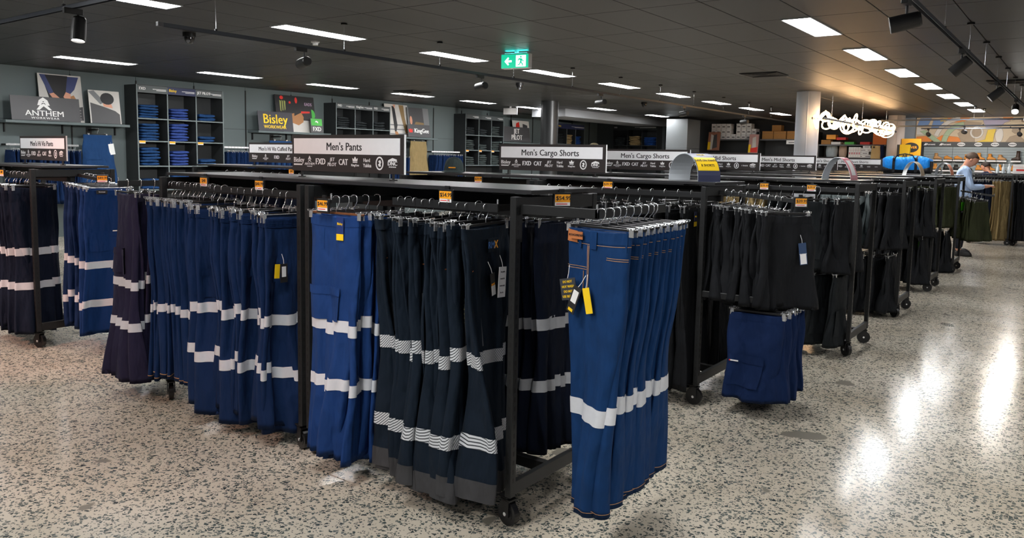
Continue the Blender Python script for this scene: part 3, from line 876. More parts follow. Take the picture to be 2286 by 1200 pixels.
# fourth to sixth racks
row('grey_short', lsp(-2.3, -1.85, 5), 8.91, RAIL_Z, 'slate grey shorts', "fourth rack's upper rail", 'slate grey shorts', yaw=R(82), seed=10)
row('black_short', lsp(-1.78, -1.60, 3), 8.91, RAIL_Z, 'black shorts beside the post', "fourth rack's upper rail", 'black shorts by the fourth post', yaw=R(70), seed=11)
row('black_short', lsp(-2.3, -1.62, 7), 8.91, .74, 'black shorts', "fourth rack's lower rail", 'black shorts on the fourth lower rail', yaw=R(80), jit=.2, seed=12)
row('black_short', lsp(-2.3, -1.62, 8), 11.02, RAIL_Z, 'black shorts', "fifth rack's upper rail", 'black shorts on the fifth upper rail', yaw=R(80), jit=.2, seed=13)
row('black_short', lsp(-2.2, -1.64, 6), 11.02, .80, 'black shorts', "fifth rack's lower rail", 'black shorts on the fifth lower rail', yaw=R(80), jit=.2, seed=14)
row('olive_short', lsp(-2.1, -1.66, 5), 13.23, RAIL_Z, 'olive shorts', "sixth rack's upper rail", 'olive shorts on the sixth rack', yaw=R(70), jit=.2, seed=15)
row('black_short', lsp(-2.2, -1.66, 6), 13.23, .72, 'black shorts', "sixth rack's lower rail", 'black shorts on the sixth lower rail', yaw=R(80), jit=.2, seed=16)
for i in range(5):
    f = i / 4
    hang('olive_short', i, -1.53 + .24 * f, 13.5, 1.232 - .045 * f, R(70) + r_.uniform(-.2, .2), '%s olive shorts from the rack' % ORD[i + 1], "sixth rack's end arm", 'olive shorts on the end arm', 'black')
# left edge rack
row('midnight', lsp(-7.3, -6.78, 8), 2.67, RAIL_Z, 'dark two-tape pants', 'rack at the left edge', 'dark two-tape pants at the left edge', seed=17, jit=.15)
for i in range(6):
    f = i / 5
    hang('hivis_royal' if i >= 4 else 'hivis_navy', i, -6.62 + .36 * f, 3.02 - .0 * f, 1.398 - .025 * f, PI / 2 - R(4) + r_.uniform(-.1, .1), '%s navy hi vis pants from the rack' % ORD[i + 1], "left edge rack's end arm", 'navy hi vis pants on the left end arm', 'wire' if i == 5 else 'black', drop=.085)
# rack behind, under the cuffed pants sign
row('navy_plain', lsp(-7.3, -6.1, 9), 4.77, RAIL_Z, 'navy pants', 'rack under the cuffed pants sign', 'navy pants under the cuffed sign', seed=18)

# ------------------------------------------------------------------ tags and labels on particular garments
def gtag(key, x, z, w, h, m, lean=0, y=-.04, text=None, tm=None, ts=.012, name='swing_tag', string=True):
    ks = [k for k in HUNG if k.startswith(key)]
    if not ks: print('no garment', key); return None
    o = HUNG[ks[0]]
    t = MB().box(-w / 2, w / 2, -.0009, .0009, -h, 0).build(name, m, o, (x, y, z), (0, lean, 0))
    if string: MB().tube([(0, 0, -.004), (.004, .008, .02), (.002, .02, .05)], .0012, 4).build('tag_string', M_WHITE, t)
    if text:
        n = len(text)
        for i, s in enumerate(text): lettering(t, s, 0, -.0016, -h * (i + .7) / (n + .4), ts, tm or M_WHITE, .01, .9)
    return t
TG = mat('tag_charcoal', '#33363c', .5); TN2 = mat('tag_navy', '#23284a', .5)
K = 'first blue work jeans from the front'
gtag(K, -.125, -.20, .085, .085, TG, R(-12), -.05, ['DO NOT', 'HOT WASH', 'DO NOT', 'USE BLEACH'], M_YEL, .014)
t_ = gtag(K, -.06, -.225, .042, .115, M_INK, R(22), -.055); MB().box(-.014, .014, -.0016, -.0009, -.07, -.018).build('barcode', M_WHITE, t_); MB().box(-.012, .012, -.0016, -.0009, -.108, -.096).build('printed_mark', M_YEL, t_)
gtag(K, -.025, -.225, .035, .10, M_YEL, R(-14), -.05)
K = 'sixth elastic-waist navy pants'
gtag(K, -.15, -.20, .05, .065, TN2, R(14), -.075, ['Bisley'], M_YEL, .018); gtag(K, -.135, -.205, .035, .10, M_YEL, R(10), -.07)
K = 'eleventh elastic-waist navy pants'
gtag(K, -.125, -.24, .03, .075, M_YEL, R(4), -.07, string=False); t_ = gtag(K, -.09, -.24, .045, .10, M_INK, 0, -.075); MB().box(-.013, .013, -.0016, -.0009, -.07, -.015).build('barcode', M_WHITE, t_)
K = 'third elastic-waist navy pants'
gtag(K, -.15, -.12, .03, .010, M_YEL, 0, -.05, name='sewn_label', string=False)
K = 'first bright blue two-tape pants'
gtag(K, .055, -.005, .045, .11, mat('tag_blue', '#17306a', .5), 0, -.03, ['Bisley', ''], M_YEL, .017, 'sewn_label', False); gtag(K, .055, -.085, .045, .03, M_YEL, 0, -.0315, name='sewn_label', string=False)
K = 'eleventh ink-dark pants'
t_ = gtag(K, .01, -.05, .075, .06, F_RMX, 0, -.034, name='chest_print', string=False)
if t_:
    lettering(t_, 'RM', -.016, -.0016, -.03, .042, mat('print_blue', '#2e5f9e', .5), .02, .9); lettering(t_, 'X', .022, -.0016, -.03, .05, M_ORANGE, .03, .9)
gtag(K, .06, -.18, .062, .135, M_WHITEB, R(4), -.055, ['size guide', 'stretch fit', 'warm wash', 'line dry'], M_GREYB, .010); t_ = gtag(K, -.02, -.20, .035, .10, M_RACKD, R(-9), -.05, ['RMX'], M_ORANGE, .014); MB().box(-.015, .015, -.0016, -.0009, -.098, -.055).build('barcode', M_WHITE, t_)
K = 'seventh ink-dark pants'; gtag(K, -.13, -.18, .04, .10, M_WHITEB, R(-14), -.06)
K = 'thirteenth black long pants from the left, second rack\'s front'
gtag(K, .0, -.02, .05, .06, TN2, 0, -.034, ['Bisley'], M_YEL, .016, 'sewn_label', False); gtag(K, .0, -.085, .05, .03, M_YEL, 0, -.034, name='sewn_label', string=False)
K = 'ninth black shorts from the rack'
t_ = gtag(K, .11, -.17, .05, .14, mat('tag_steel', '#2c4468', .5), R(-8), -.05, ['Workwear'], M_WHITE, .012); MB().box(-.02, .02, -.0016, -.0009, -.135, -.07).build('barcode', M_WHITEB, t_)
K = 'black cargo shorts turned to face'
gtag(K, -.15, -.20, .03, .14, M_RACKD, R(6), -.05, ['1.0'], M_WHITE, .012)
K = 'sixth navy hi vis pants from the rack'
t_ = gtag(K, -.06, -.005, .08, .03, M_RACKD, 0, -.034, ['Workwear'], M_WHITE, .012, 'sewn_label', False)
gtag(K, .19, -.14, .05, .12, TG, R(-4), -.03, ['KG'], M_RED, .03); gtag(K, .03, -.325, .05, .008, M_WHITE, 0, -.05, name='sewn_label', string=False)
for K in ('sixth dark two-tape pants', 'seventh dark two-tape pants'):
    t_ = gtag(K, .06, -.19, .06, .12, M_WHITEB, 0, -.045); MB().prism([(-.01, -.035), (.02, -.02), (.02, -.05)], -.0009, -.0016).build('printed_mark', M_RED, t_); MB().box(-.018, -.002, -.0016, -.0009, -.07, -.02).build('printed_block', M_INK, t_)
LIME = mat('tag_lime', '#4fc21a', .5)
for K, x in (('third olive shorts from the left, sixth', .0), ('first olive shorts from the rack', -.1), ('fifth black shorts from the left, fifth rack\'s lower', 0), ('third black shorts from the left, fourth rack\'s lower', 0)):
    t_ = gtag(K, x, -.06, .10, .13, LIME, 0, -.06); gtag(K, x, -.185, .10, .045, M_INK, 0, -.06, ['FXD'], M_WHITE, .035, 'swing_tag', False)
K = 'first navy cargo shorts from the front'
gtag(K, -.12, -.30, .05, .008, M_WHITE, 0, -.05, name='sewn_label', string=False); gtag(K, -.15, -.30, .008, .008, M_RED, 0, -.05, name='sewn_label', string=False)

gtag('first blue work jeans from the front', -.098, -.012, .07, .03, M_LEATHER, 0, -.034, ['ROUGHRIDER'], M_INK, .013, 'patch_print', False)
# ------------------------------------------------------------------ brand marks and signs
def mark(kind):
    """one printed mark, centred, about 0.09 wide, front -y"""
    m = MB()
    def T(s, size, x, z, bold=.02, wide=1.0, **k):
        m.mesh(text_mesh(s, size, bold, wide, 'CENTER', **k), Matrix.Translation((x, 0, z)))
    def poly(p): m.prism(p, .0006, -.0006)
    if kind == 'bisley':
        T('Bisley', .042, 0, .008, .02); poly([(-.046, -.022), (.03, -.022), (.03, -.014), (-.046, -.014)])
    elif kind == 'anthem':
        poly([(-.014, .012), (0, .034), (.014, .012), (.010, .010), (0, .018), (-.010, .010)])
        poly([(-.016, -.002), (0, .012), (.016, -.002), (.010, -.002), (0, .006), (-.010, -.002)])
        T('ANTHEM', .020, 0, -.014, .01, 1.1); T('WORKWEAR', .007, 0, -.028, 0, 1.1)
    elif kind == 'fxd': T('FXD', .050, 0, 0, .05, .9)
    elif kind == 'jet':
        T('JET', .028, .004, .014, .03, 1.0, shear=.15); T('PILOT', .028, 0, -.014, .03, 1.0, shear=.15)
    elif kind == 'cat': T('CAT', .048, 0, 0, .04, .8)
    elif kind == 'king':
        poly([(-.018, .008), (-.022, .026), (-.012, .018), (0, .034), (.012, .018), (.022, .026), (.018, .008)])
        poly([(-.018, .000), (-.018, .005), (.018, .005), (.018, .000)])
        T('KingGee', .018, 0, -.014, .02)
    elif kind == 'hard':
        T('Hard', .028, -.004, .014, .025, .9); T('Yakka', .028, 0, -.014, .025, .95)
    elif kind == 'round':
        o = ell(0, 0, .030, .036, 24); i = ell(0, 0, .022, .028, 24)
        n = 24
        vs = [(x, -.0006, z) for x, z in o] + [(x, -.0006, z) for x, z in i]
        m.add(vs, [(k, (k + 1) % n, n + (k + 1) % n, n + k) for k in range(n)])
        poly([(-.010, .012), (.004, .018), (.012, .006), (.006, -.004), (.010, -.016), (-.004, -.018), (-.012, -.006), (-.002, 0)])
    elif kind == 'dnc':
        poly([(-.032, .018), (0, .030), (.032, .022), (.032, .014), (-.032, .012)])
        T('DNC', .032, 0, .0, .05, 1.0); T('WORKWEAR', .009, 0, -.018, .02, 1.0)
    elif kind == 'visitec': T('1 TRADIE', .020, 0, 0, .02)
    elif kind == 'ccc': T('CCC', .034, 0, 0, .06, .8)
    elif kind == 'slim': T('KLEIN', .018, 0, 0, .03)
    return m
_mk = {}
def mark_mesh(k, m):
    if (k, m.name) not in _mk: _mk[(k, m.name)] = mark(k).make('brand_mark', m, fix=False)
    return _mk[(k, m.name)]

def sign(x0, x1, y, text, marks, label, full=True, z0=1.50, z1=1.708, size=.062, tx=None):
    cx = (x0 + x1) / 2; w = x1 - x0
    t = thing('category_sign', label, 'sign', (cx, y, 1.465), 0, 'category signs on the racks')
    a, b = z0 - 1.465, z1 - 1.465
    MB().cbox(-w / 2, w / 2, -.006, .006, a, b, .001).build('sign_panel', M_SIGN, t)
    zs0, zs1 = a + (b - a) * .48, a + (b - a) * .905
    st = MB().box(-w / 2 + .018, w / 2 - .028, -.0075, -.006, zs0, zs1).build('white_strip', M_WHITEB, t)
    lettering(st, text, (tx or 0) - .005, -.0082, (zs0 + zs1) / 2 - .004, size, M_INK, 0, 1.0, dup=.012)
    n = len(marks)
    for i, k in enumerate(marks):
        f = (i + .5) / n
        ob('brand_mark', mark_mesh(k, M_WHITE), t, (-w / 2 + .015 + f * (w - .05), -.0072, a + (b - a) * .265))
    MB().box(w / 2, w / 2 + .004, -.005, .005, a, b).build('edge_trim', M_WHITEB, t)
    for s in (-.41, .41):
        p = MB().cyl((s * w, 0, a), (s * w, 0, .004), .007, n=10).build('sign_leg', M_RACK, t)
        MB().cyl((s * w, 0, .006), (s * w, 0, 0), .022, n=16).build('leg_base', M_RACK, p)
    return t
ALLM = ['bisley', 'anthem', 'fxd', 'jet', 'cat', 'king', 'hard', 'round', 'dnc']
ALLB = ['bisley', 'anthem', 'fxd', 'cat', 'jet', 'hard', 'king', 'round', 'dnc']
sign(-3.79, -2.87, 2.91, "Men's Pants", ALLM, "dark sign reading Men's Pants on the nearest rack")
sign(-3.895, -2.895, 5.05, "Men's Cargo Shorts", ALLB, "nearer of the two Men's Cargo Shorts signs", size=.068)
sign(-4.10, -3.135, 7.10, "Men's Cargo Shorts", ALLB, "farther of the two Men's Cargo Shorts signs, half behind the promotion arch", size=.068)
sign(-4.12, -3.17, 9.20, "Men's Mid Shorts", ['bisley', 'fxd', 'cat', 'jet', 'hard', 'king', 'round', 'visitec', 'dnc'], "nearer Men's Mid Shorts sign, partly hidden by the yellow promotion arch", size=.068, tx=-.05)
sign(-4.03, -3.10, 11.30, "Men's Mid Shorts", ['anthem', 'fxd', 'cat', 'jet', 'hard', 'king', 'round', 'visitec', 'dnc'], "farther Men's Mid Shorts sign, in front of the pale column", size=.068, tx=-.06)
sign(-4.0, -3.36, 13.5, "Men's Shorts", ['bisley', 'anthem', 'fxd', 'king', 'ccc', 'slim'], "narrow shorts sign left of the pink-printed arch", size=.062, tx=.1)
sign(-4.05, -3.10, 15.62, "Men's Short Shorts", ['anthem', 'fxd', 'jet', 'hard', 'king', 'ccc', 'slim'], "Men's Short Shorts sign behind the pink-printed arch", size=.062)
sign(-7.70, -6.80, 2.95, "Men's Hi Vis Pants", [k for k in ALLM if k != 'hard'], "Men's Hi Vis Pants sign at the left edge", size=.06)
sign(-7.33, -6.33, 5.05, "Men's Hi Vis Cuffed Pants", ['bisley', 'anthem', 'fxd', 'jet', 'cat'], "Men's Hi Vis Cuffed Pants sign behind the Men's Pants sign", size=.06)

# ------------------------------------------------------------------ price tags
def price(x, y, z, digits, label, rz=0, w=.085, h=.062, lean=0):
    t = tag(MB().cbox(-w / 2, w / 2, -.004, .008, -h, .004, .0015).build('price_tag', M_BLACKP, None, (x, y, z), (lean, 0, rz)), label, 'price tag', 'electronic price tags on the racks')
    MB().box(-w / 2 + .007, w / 2 - .007, -.0055, -.004, -h + .008, -.004).build('display', M_WHITE, t)
    o = MB().box(-w / 2 + .007, w / 2 - .007, -.0062, -.0054, -h * .62, -.004).build('orange_field', M_ORANGE, t)
    lettering(o, digits, .004, -.0068, -h * .34, h * .42, M_INK, .02)
    MB().box(-w / 2 + .012, w / 2 - .02, -.006, -.0054, -h + .014, -h + .018).build('small_print', M_RED, t)
    MB().box(-.012, .012, .004, .012, -.01, .02).build('tag_clip', M_BLACKP, t)
    return t
price(-2.33, 2.628, 1.447, '$54.99', 'price tag reading 54 on the edge of the nearest shelf')
price(-4.27, 2.628, 1.447, '$40', 'price tag at the left end of the nearest shelf')
price(-3.72, 2.628, 1.447, '$40.99', 'price tag left of the Mens Pants sign post')
price(-2.91, 2.405, 1.385, '$46.99', 'price tag reading 46 at the tip of the faceout arm')
price(-1.855, 2.86, 1.447, '$54.99', 'price tag on the short end of the nearest shelf', PI / 2 - R(35))
price(-2.72, 4.785, 1.447, '$39.99', 'price tag on the second shelf edge, left of the promotion arch')
price(-3.90, 4.785, 1.447, '$39.99', 'price tag on the second shelf near the dark cap')
price(-1.43, 4.93, 1.385, '$39.99', 'price tag at the tip of the sloping arm above black shorts', PI / 2 - R(50))
price(-2.27, 6.73, 1.42, '$39.99', 'price tag above the khaki shorts on the third rack')
price(-1.87, 6.73, 1.42, '$39.99', 'price tag above the black cargo shorts on the third rack')
price(-1.98, 6.70, .80, '$39.99', 'price tag on the lower rail of the third rack')
price(-6.20, 2.945, 1.40, '$89.99', 'yellow price tag on the end arm at the left edge', PI / 2 - R(38))
price(-7.25, 2.63, 1.42, '$89', 'price tag at the far left margin on the dark pants rail')
price(-6.25, 4.78, 1.447, '$40', 'price tag under the cuffed pants sign shelf')

# ------------------------------------------------------------------ promotion arches on the shelves
def arch(cx, y, w, h, d, label, mats, rz=0, pw=.8):
    t = thing('promotion_arch', label, 'display arch', (cx, y, 1.465), rz, 'curved card arches on the racks')
    n = 20
    def pt(k, off=0):
        a = PI * k / n
        return ((w / 2 + off) * -math.cos(a), (h + off) * math.sin(a) ** pw if math.sin(a) > 0 else 0)
    def seg(k0, k1, off0, off1, yo0, yo1, name, m, z0=0):
        b = MB(); vs = []
        for k in range(k0, k1 + 1):
            for o in (off0, off1):
                x, z = pt(k, o)
                vs += [(x, yo0, max(z, 0)), (x, yo1, max(z, 0))]
        fs = []
        for i in range(k1 - k0):
            a = i * 4; c = a + 4
            fs += [(a, a + 1, c + 1, c), (a + 2, c + 2, c + 3, a + 3), (a, c, c + 2, a + 2), (a + 1, a + 3, c + 3, c + 1)]
        e = (k1 - k0) * 4
        fs += [(0, 2, 3, 1), (e, e + 1, e + 3, e + 2)]
        return b.add(vs, fs).build(name, m, t, smooth=False)
    seg(0, n, -.0015, .0015, -d / 2, d / 2, 'arch_band', mats[0])
    for q, (k0, k1, m, f0, f1) in enumerate(mats[1]):
        seg(k0, k1, .0016, .0026 + q * .001, -d / 2 + d * f0, -d / 2 + d * f1, 'printed_field', m)
    return t, pt
M_ARCH = mat('arch_card', '#cfd6dc', 0.45)
a1, pt = arch(-2.175, 5.0, .38, .185, .17, 'promotion arch printed navy and yellow, Save on Pants and Shorts', (M_ARCH, [(10, 20, M_NAVYP, 0, 1), (14, 18, M_YEL, .03, .97)]), R(-35))
# lettering on the sloping yellow field
for s, k, sz, mm in (('SAVE ON PANTS', 15.2, .026, M_INK), ('& SHORTS', 16.7, .026, M_INK), ('BISLEY', 12.6, .026, M_YEL)):
    a = PI * k / 20
    x, z = pt(k, .0048)
    dx = pt(k + .3)[0] - pt(k - .3)[0]; dz = pt(k + .3)[1] - pt(k - .3)[1]
    o = lettering(a1, s, 0, 0, 0, sz, mm, .01, .85)
    ex = Vector((0, 1, 0)); ez = Vector((-dx, 0, -dz)).normalized(); ny = ez.cross(ex)
    o.matrix_local = Matrix(((ex.x, ny.x, ez.x, x), (ex.y, ny.y, ez.y, 0), (ex.z, ny.z, ez.z, z), (0, 0, 0, 1)))
M_PINK = mat('pink_print', '#c9808a', 0.5)
arch(-1.745, 7.1, .28, .19, .10, 'slim promotion arch printed pink on its right side', (M_ARCH, [(11, 20, M_PINK, 0, 1), (13, 18, M_WHITE, .25, .8)]), R(-20), 1.35)
arch(-1.86, 11.3, .25, .18, .09, 'slim grey promotion arch in front of the blue bag', (M_ARCH, [(11, 20, mat('tan_print', '#a08d74', .5), 0, 1)]), R(-20), 1.35)
arch(-1.80, 13.5, .25, .18, .09, 'slim white promotion arch right of the blue bag', (M_ARCH, [(13, 20, mat('coral_print', '#d98a6a', .5), 0, 1)]), R(-20), 1.35)

# ------------------------------------------------------------------ duffel bag and caps
def bag():
    t = thing('duffel_bag', 'bright blue duffel bag with black base and straps on a rack shelf', 'bag', (-2.32, 13.52, 1.465), R(-4))
    blue = fabric('bag_nylon', '#0f7fd6', 0.5, 0.05); blk = fabric('bag_black', '#15161a', 0.6, .05)
    rings = []
    for i in range(15):
        f = i / 14; x = -.34 + .68 * f
        e = (1 - abs(2 * f - 1) ** 6)
        hw = .11 * (.75 + .25 * e); h = .27 * (.88 + .12 * e) + .008 * math.sin(11 * f)
        rr = []
        for k in range(16):
            a = 2 * PI * k / 16
            rr.append((x + .012 * math.sin(a * 2), hw * math.copysign(abs(math.cos(a)) ** .6, math.cos(a)), h / 2 + h / 2 * math.copysign(abs(math.sin(a)) ** .55, math.sin(a)) + .006 * math.sin(9 * f + a)))
        rings.append(rr)
    MB().loft(rings).build('body', blue, t, smooth=True)
    rings2 = [[(x * 1.01, y * 1.03, max(0, min(z, .06 + .05 * abs(2 * i / 14 - 1) ** 3))) for x, y, z in r] for i, r in enumerate(rings)]
    MB().loft(rings2).build('base_panel', blk, t, smooth=True)
    for sx in (-.17, .15):
        pts = []
        for k in range(-2, 15):
            a = PI * (1.28 - 1.56 * (k + 2) / 16)
        s = MB()
        prof = [(-.116, .02), (-.122, .13), (-.112, .24), (-.06, .277), (0, .283), (.06, .277), (.112, .24), (.122, .13), (.116, .02)]
        vs = []
        for y, z in prof:
            for xx in (-.02, .02): vs.append((sx + xx, y, z))
        s.add(vs, [(2 * i, 2 * i + 1, 2 * i + 3, 2 * i + 2) for i in range(len(prof) - 1)])
        s.build('strap', blk, t)
    MB().tube([(sx, -.1, .25) for sx in ()] + [(-.17, -.12, .2), (-.12, -.14, .29), (0, -.15, .31), (.1, -.14, .29), (.15, -.12, .2)], .009, 6).build('handle', blk, t, smooth=True)
    MB().tube([(-.3, 0, .262), (-.15, 0, .284), (.15, 0, .284), (.3, 0, .262)], .004, 5).build('zip', blk, t)
    for sx in (-.345, .345):
        MB().cbox(sx - .006, sx + .006, -.08, .08, .02, .2, .004).build('end_patch', blk, t)
bag()

def cap(x, y, z, m, label, rz):
    t = thing('cap', label, 'cap', (x, y, z), rz)
    rings = []
    for j in range(7):
        a = PI / 2 * j / 6.4
        r = .085 * math.cos(a) ** .7; h = .02 + .11 * math.sin(a)
        rings.append([(r * 1.05 * math.cos(2 * PI * k / 24), r * math.sin(2 * PI * k / 24), h) for k in range(24)])
    rings.insert(0, [(p[0], p[1], 0.0) for p in rings[0]])
    MB().loft(rings).build('crown', m, t, smooth=True)
    b = MB(); vs = []
    n = 12
    for i in range(n + 1):
        a = -PI * .42 + PI * .84 * i / n
        for rr, zz in ((.083, .018), (.155, .002)):
            vs.append((rr * math.cos(a) * (1.0 if rr < .1 else 1.02), rr * .95 * math.sin(a) * (1 if rr < .1 else .72), zz))
    b.add(vs, [(2 * i, 2 * i + 1, 2 * i + 3, 2 * i + 2) for i in range(n)])
    vs2 = [(x_, y_, z_ - .003) for x_, y_, z_ in vs]
    b.add(vs2, [(2 * i + 2, 2 * i + 3, 2 * i + 1, 2 * i) for i in range(n)])
    b.build('peak', m, t)
    MB().cyl((0, 0, .128), (0, 0, .136), .008, n=10).build('button', m, t)
    return t
c1 = cap(-4.40, 5.06, 1.465, fabric('cap_grey', '#2f3a3a'), 'dark grey-green cap with a gold badge on the second shelf', R(-60))
MB().cbox(.078, .092, -.03, .03, .035, .045, .002).build('gold_badge', M_ORANGE, c1)
cap(-5.47, 9.2, 1.69, fabric('cap_camo', '#9a8f72'), 'pale camouflage cap above the second cargo shorts sign', R(-50))
t = thing('cap_stand', 'slim black stand under the pale camouflage cap', 'stand', (-5.47, 9.2, 0))
MB().cyl((0, 0, .02), (0, 0, 1.69), .012, n=10).build('pole', M_RACK, t); MB().cyl((0, 0, 0), (0, 0, .02), .16, n=20).build('base', M_RACK, t)
MB().cyl((0, 0, 1.675), (0, 0, 1.69), .06, n=16).build('cap_plate', M_RACK, t)
# ------------------------------------------------------------------ left wall: cubby units, folded stacks, posters, wall rails
WX = XL      # wall face
def rounded_fold(seed, w=.36, d=.30, h=.045):
    r = random.Random(seed)
    m = MB(); nx, ny = 12, 8
    rings = []
    p = [r.uniform(0, 6) for _ in range(4)]
    for i in range(nx + 1):
        f = i / nx; x = -w / 2 + w * f
        e = (1 - abs(2 * f - 1) ** 5)
        rr = []
        for k in range(14):
            a = 2 * PI * k / 14
            y = d / 2 * math.copysign(abs(math.cos(a)) ** .35, math.cos(a)) * (.96 + .04 * e)
            hh = h * (.55 + .45 * e)
            z = h / 2 + hh / 2 * math.copysign(abs(math.sin(a)) ** .6, math.sin(a))
            z += .006 * math.sin(5 * f + p[0] + y * 9) * (1 if z > h / 2 else .3)
            rr.append((x + .006 * math.sin(3 * a + p[1]), y + .006 * math.sin(7 * f + p[2]), max(z, 0.001)))
        rings.append(rr)
    m.loft(rings)
    return m
_fold = {}
def fold_mesh(m, v):
    k = (m.name, v)
    if k not in _fold: _fold[k] = rounded_fold(v * 7 + 3).make('folded_pants', m, True)
    return _fold[k]

M_CUB = mat('cubby_laminate', '#26292b', 0.5)
M_CUBE = mat('cubby_edge', '#6b7678', 0.5)
colname = ['left', 'middle', 'right']
def cubby(loc, rz, W, rows, cols, z_top, cells, headers, label, short, D=.42, z_first=2.70, edge=M_CUBE, tags=True, wallside=0):
    """open shelving of cells; local x right, front -y at y=-D; rows = shelf heights from the top down"""
    t = thing('cubby_unit', label, 'shelving', loc, rz, 'cubby units of folded clothes')
    th = .022
    for sx in (-1, 1):
        xx = sorted((sx * W / 2, sx * (W / 2 - th)))
        p = MB().box(xx[0], xx[1], -D, 0, 0, z_top).build('side_panel', M_CUB, t)
        MB().box(xx[0], xx[1], -D - .002, -D, 0, z_top).build('edge_strip', edge, p)
    MB().box(-W / 2 + th, W / 2 - th, -.015, 0, 0, z_top).build('back_panel', M_CUB, t)
    MB().box(-W / 2 + th, W / 2 - th, -D, -.015, z_top - th, z_top).build('top_panel', M_CUB, t)
    cw = (W - 2 * th - (cols - 1) * th) / cols
    for z in rows:
        s = MB().box(-W / 2 + th, W / 2 - th, -D, -.015, z - th, z).build('shelf', M_CUB, t)
        MB().box(-W / 2 + th, W / 2 - th, -D - .002, -D, z - th, z).build('edge_strip', edge, s)
    for c in range(1, cols):
        x = -W / 2 + th + c * cw + (c - 1) * th
        s = MB().box(x, x + th, -D, -.015, rows[-1], z_top - th).build('divider', M_CUB, t)
        MB().box(x, x + th, -D - .0025, -D, rows[-1], z_top - th).build('edge_strip', edge, s)
    for c, (hm, txt, tm, small) in enumerate(headers):
        n = len(headers); hw = (W - 2 * th) / n
        x = -W / 2 + th + hw * c
        h = MB().box(x + .004, x + hw - .004, -D - .006, -D - .002, z_first, z_top - .012).build('header_panel', hm, t)
        zc = (z_first + z_top) / 2
        if txt: lettering(h, txt, x + .03, -D - .007, zc, .075, tm, .03, .9, 'LEFT')
        if small:
            for q in range(2):
                MB().box(x + hw * (.5 + .12 * q), x + hw - .03, -D - .0066, -D - .0058, zc - .004 - q * .022, zc + .006 - q * .022).build('small_print', M_WHITE, h)
    M = Matrix.Translation(loc) @ Matrix.Rotation(rz, 4, 'Z')
    for (c, ri, n, m, nm, sq) in cells:
        r = random.Random(c * 31 + ri * 7 + int(loc[1] * 10))
        x = -W / 2 + th + cw / 2 + c * (cw + th) - cw * .06
        z = rows[ri]
        avail = ((rows[ri - 1] - th) if ri else z_first) - z
        h = min(.062, (avail - .03) / max(n, 1)) * sq
        for k in range(n):
            p = M @ Vector((x + r.uniform(-.02, .02), -D / 2 + r.uniform(-.015, .01) - .03, z + k * h))
            o = ob('folded_pants', fold_mesh(m, r.randrange(5)), None, p, (0, 0, rz + r.uniform(-.06, .06)))
            o.scale = (min(1.0, cw * .72 / .36) * r.uniform(.94, 1.05), 1, h / .047)
            rowword = ['top', 'second', 'third', 'fourth'][ri]
            tag(o, '%s folded %s from the bottom, %s row %s cell, %s' % (ORD[k + 1], nm, rowword, colname[c] if cols == 3 else ORD[c + 1], short), 'folded pants', 'folded pants in the ' + short)
    if tags:
        for c in range(cols):
            x = -W / 2 + th + c * (cw + th)
            s = MB().box(x + .01, x + .13, -D - .006, -D - .0022, rows[1] - .055, rows[1] - .002).build('shelf_label', M_WHITE, t)
            MB().box(x + .012, x + .128, -D - .0068, -D - .006, rows[1] - .04, rows[1] - .004).build('label_print', M_ORANGE, s)
    return t

FD = fabric('folded_denim', '#163a66'); FB = fabric('folded_indigo', '#2b4180'); FC = fabric('folded_charcoal', '#23282b'); FG = fabric('folded_grey', '#363e3e'); FK = fabric('folded_khaki', '#9c8660'); FR = fabric('folded_royal', '#173f80')
HG = mat('header_grey', '#4c5254', 0.5)
Hd = lambda s, m=M_WHITE, hm=HG: (hm, s, m, True)
cubby((WX, 8.53, 0), PI / 2, 1.84, [2.22, 1.79, 1.31, .85], 3, 2.85,
      [(0, 0, 5, FD, 'denim', .85), (1, 0, 4, FB, 'indigo denim', .9), (2, 0, 2, FD, 'denim', 1.2), (0, 1, 6, FD, 'denim', .9), (1, 1, 6, FB, 'indigo denim', .95), (2, 1, 2, FD, 'denim', 1.0),
       (0, 2, 6, FD, 'denim', .95), (1, 2, 5, FB, 'indigo denim', .95), (2, 2, 2, FD, 'denim', 1.1), (0, 3, 3, FD, 'denim', 1.1), (1, 3, 4, FD, 'denim', 1.1)],
      [Hd('FXD'), Hd('Bisley', M_YEL, M_NAVYP), Hd('JET PILOT')], 'tall cubby unit of folded blue denim beside the left posters', 'blue denim cubby', D=.45)
cubby((WX, 13.36, 0), PI / 2, 1.80, [2.24, 1.82, 1.38], 3, 2.83,
      [(0, 0, 5, FC, 'charcoal pants', .85), (1, 0, 3, FC, 'charcoal pants', .95), (2, 0, 3, FC, 'charcoal pants', 1.1), (0, 1, 3, FC, 'charcoal pants', 1), (1, 1, 3, FC, 'charcoal pants', 1), (2, 1, 3, FC, 'charcoal pants', 1)],
      [Hd('FXD'), Hd('KingGee'), Hd('FXD')], 'cubby unit of folded charcoal pants behind the Mens Pants sign', 'charcoal cubby', D=.45)
cubby((WX, 18.18, 0), PI / 2, 1.82, [2.24, 1.80, 1.36], 3, 2.84,
      [(0, 0, 4, FC, 'charcoal pants', .9), (1, 0, 3, FC, 'charcoal pants', 1), (2, 0, 5, FG, 'grey pants', .95), (0, 1, 5, FG, 'grey pants', .95), (1, 1, 3, FG, 'grey pants', .95), (2, 1, 5, FG, 'grey pants', .85), (0, 2, 4, FG, 'grey pants', 1), (1, 2, 5, FG, 'grey pants', 1), (2, 2, 5, FG, 'grey pants', .95)],
      [Hd(''), Hd(''), Hd('')], 'cubby unit of folded grey pants left of the cargo shorts sign', 'grey cubby', D=.45)
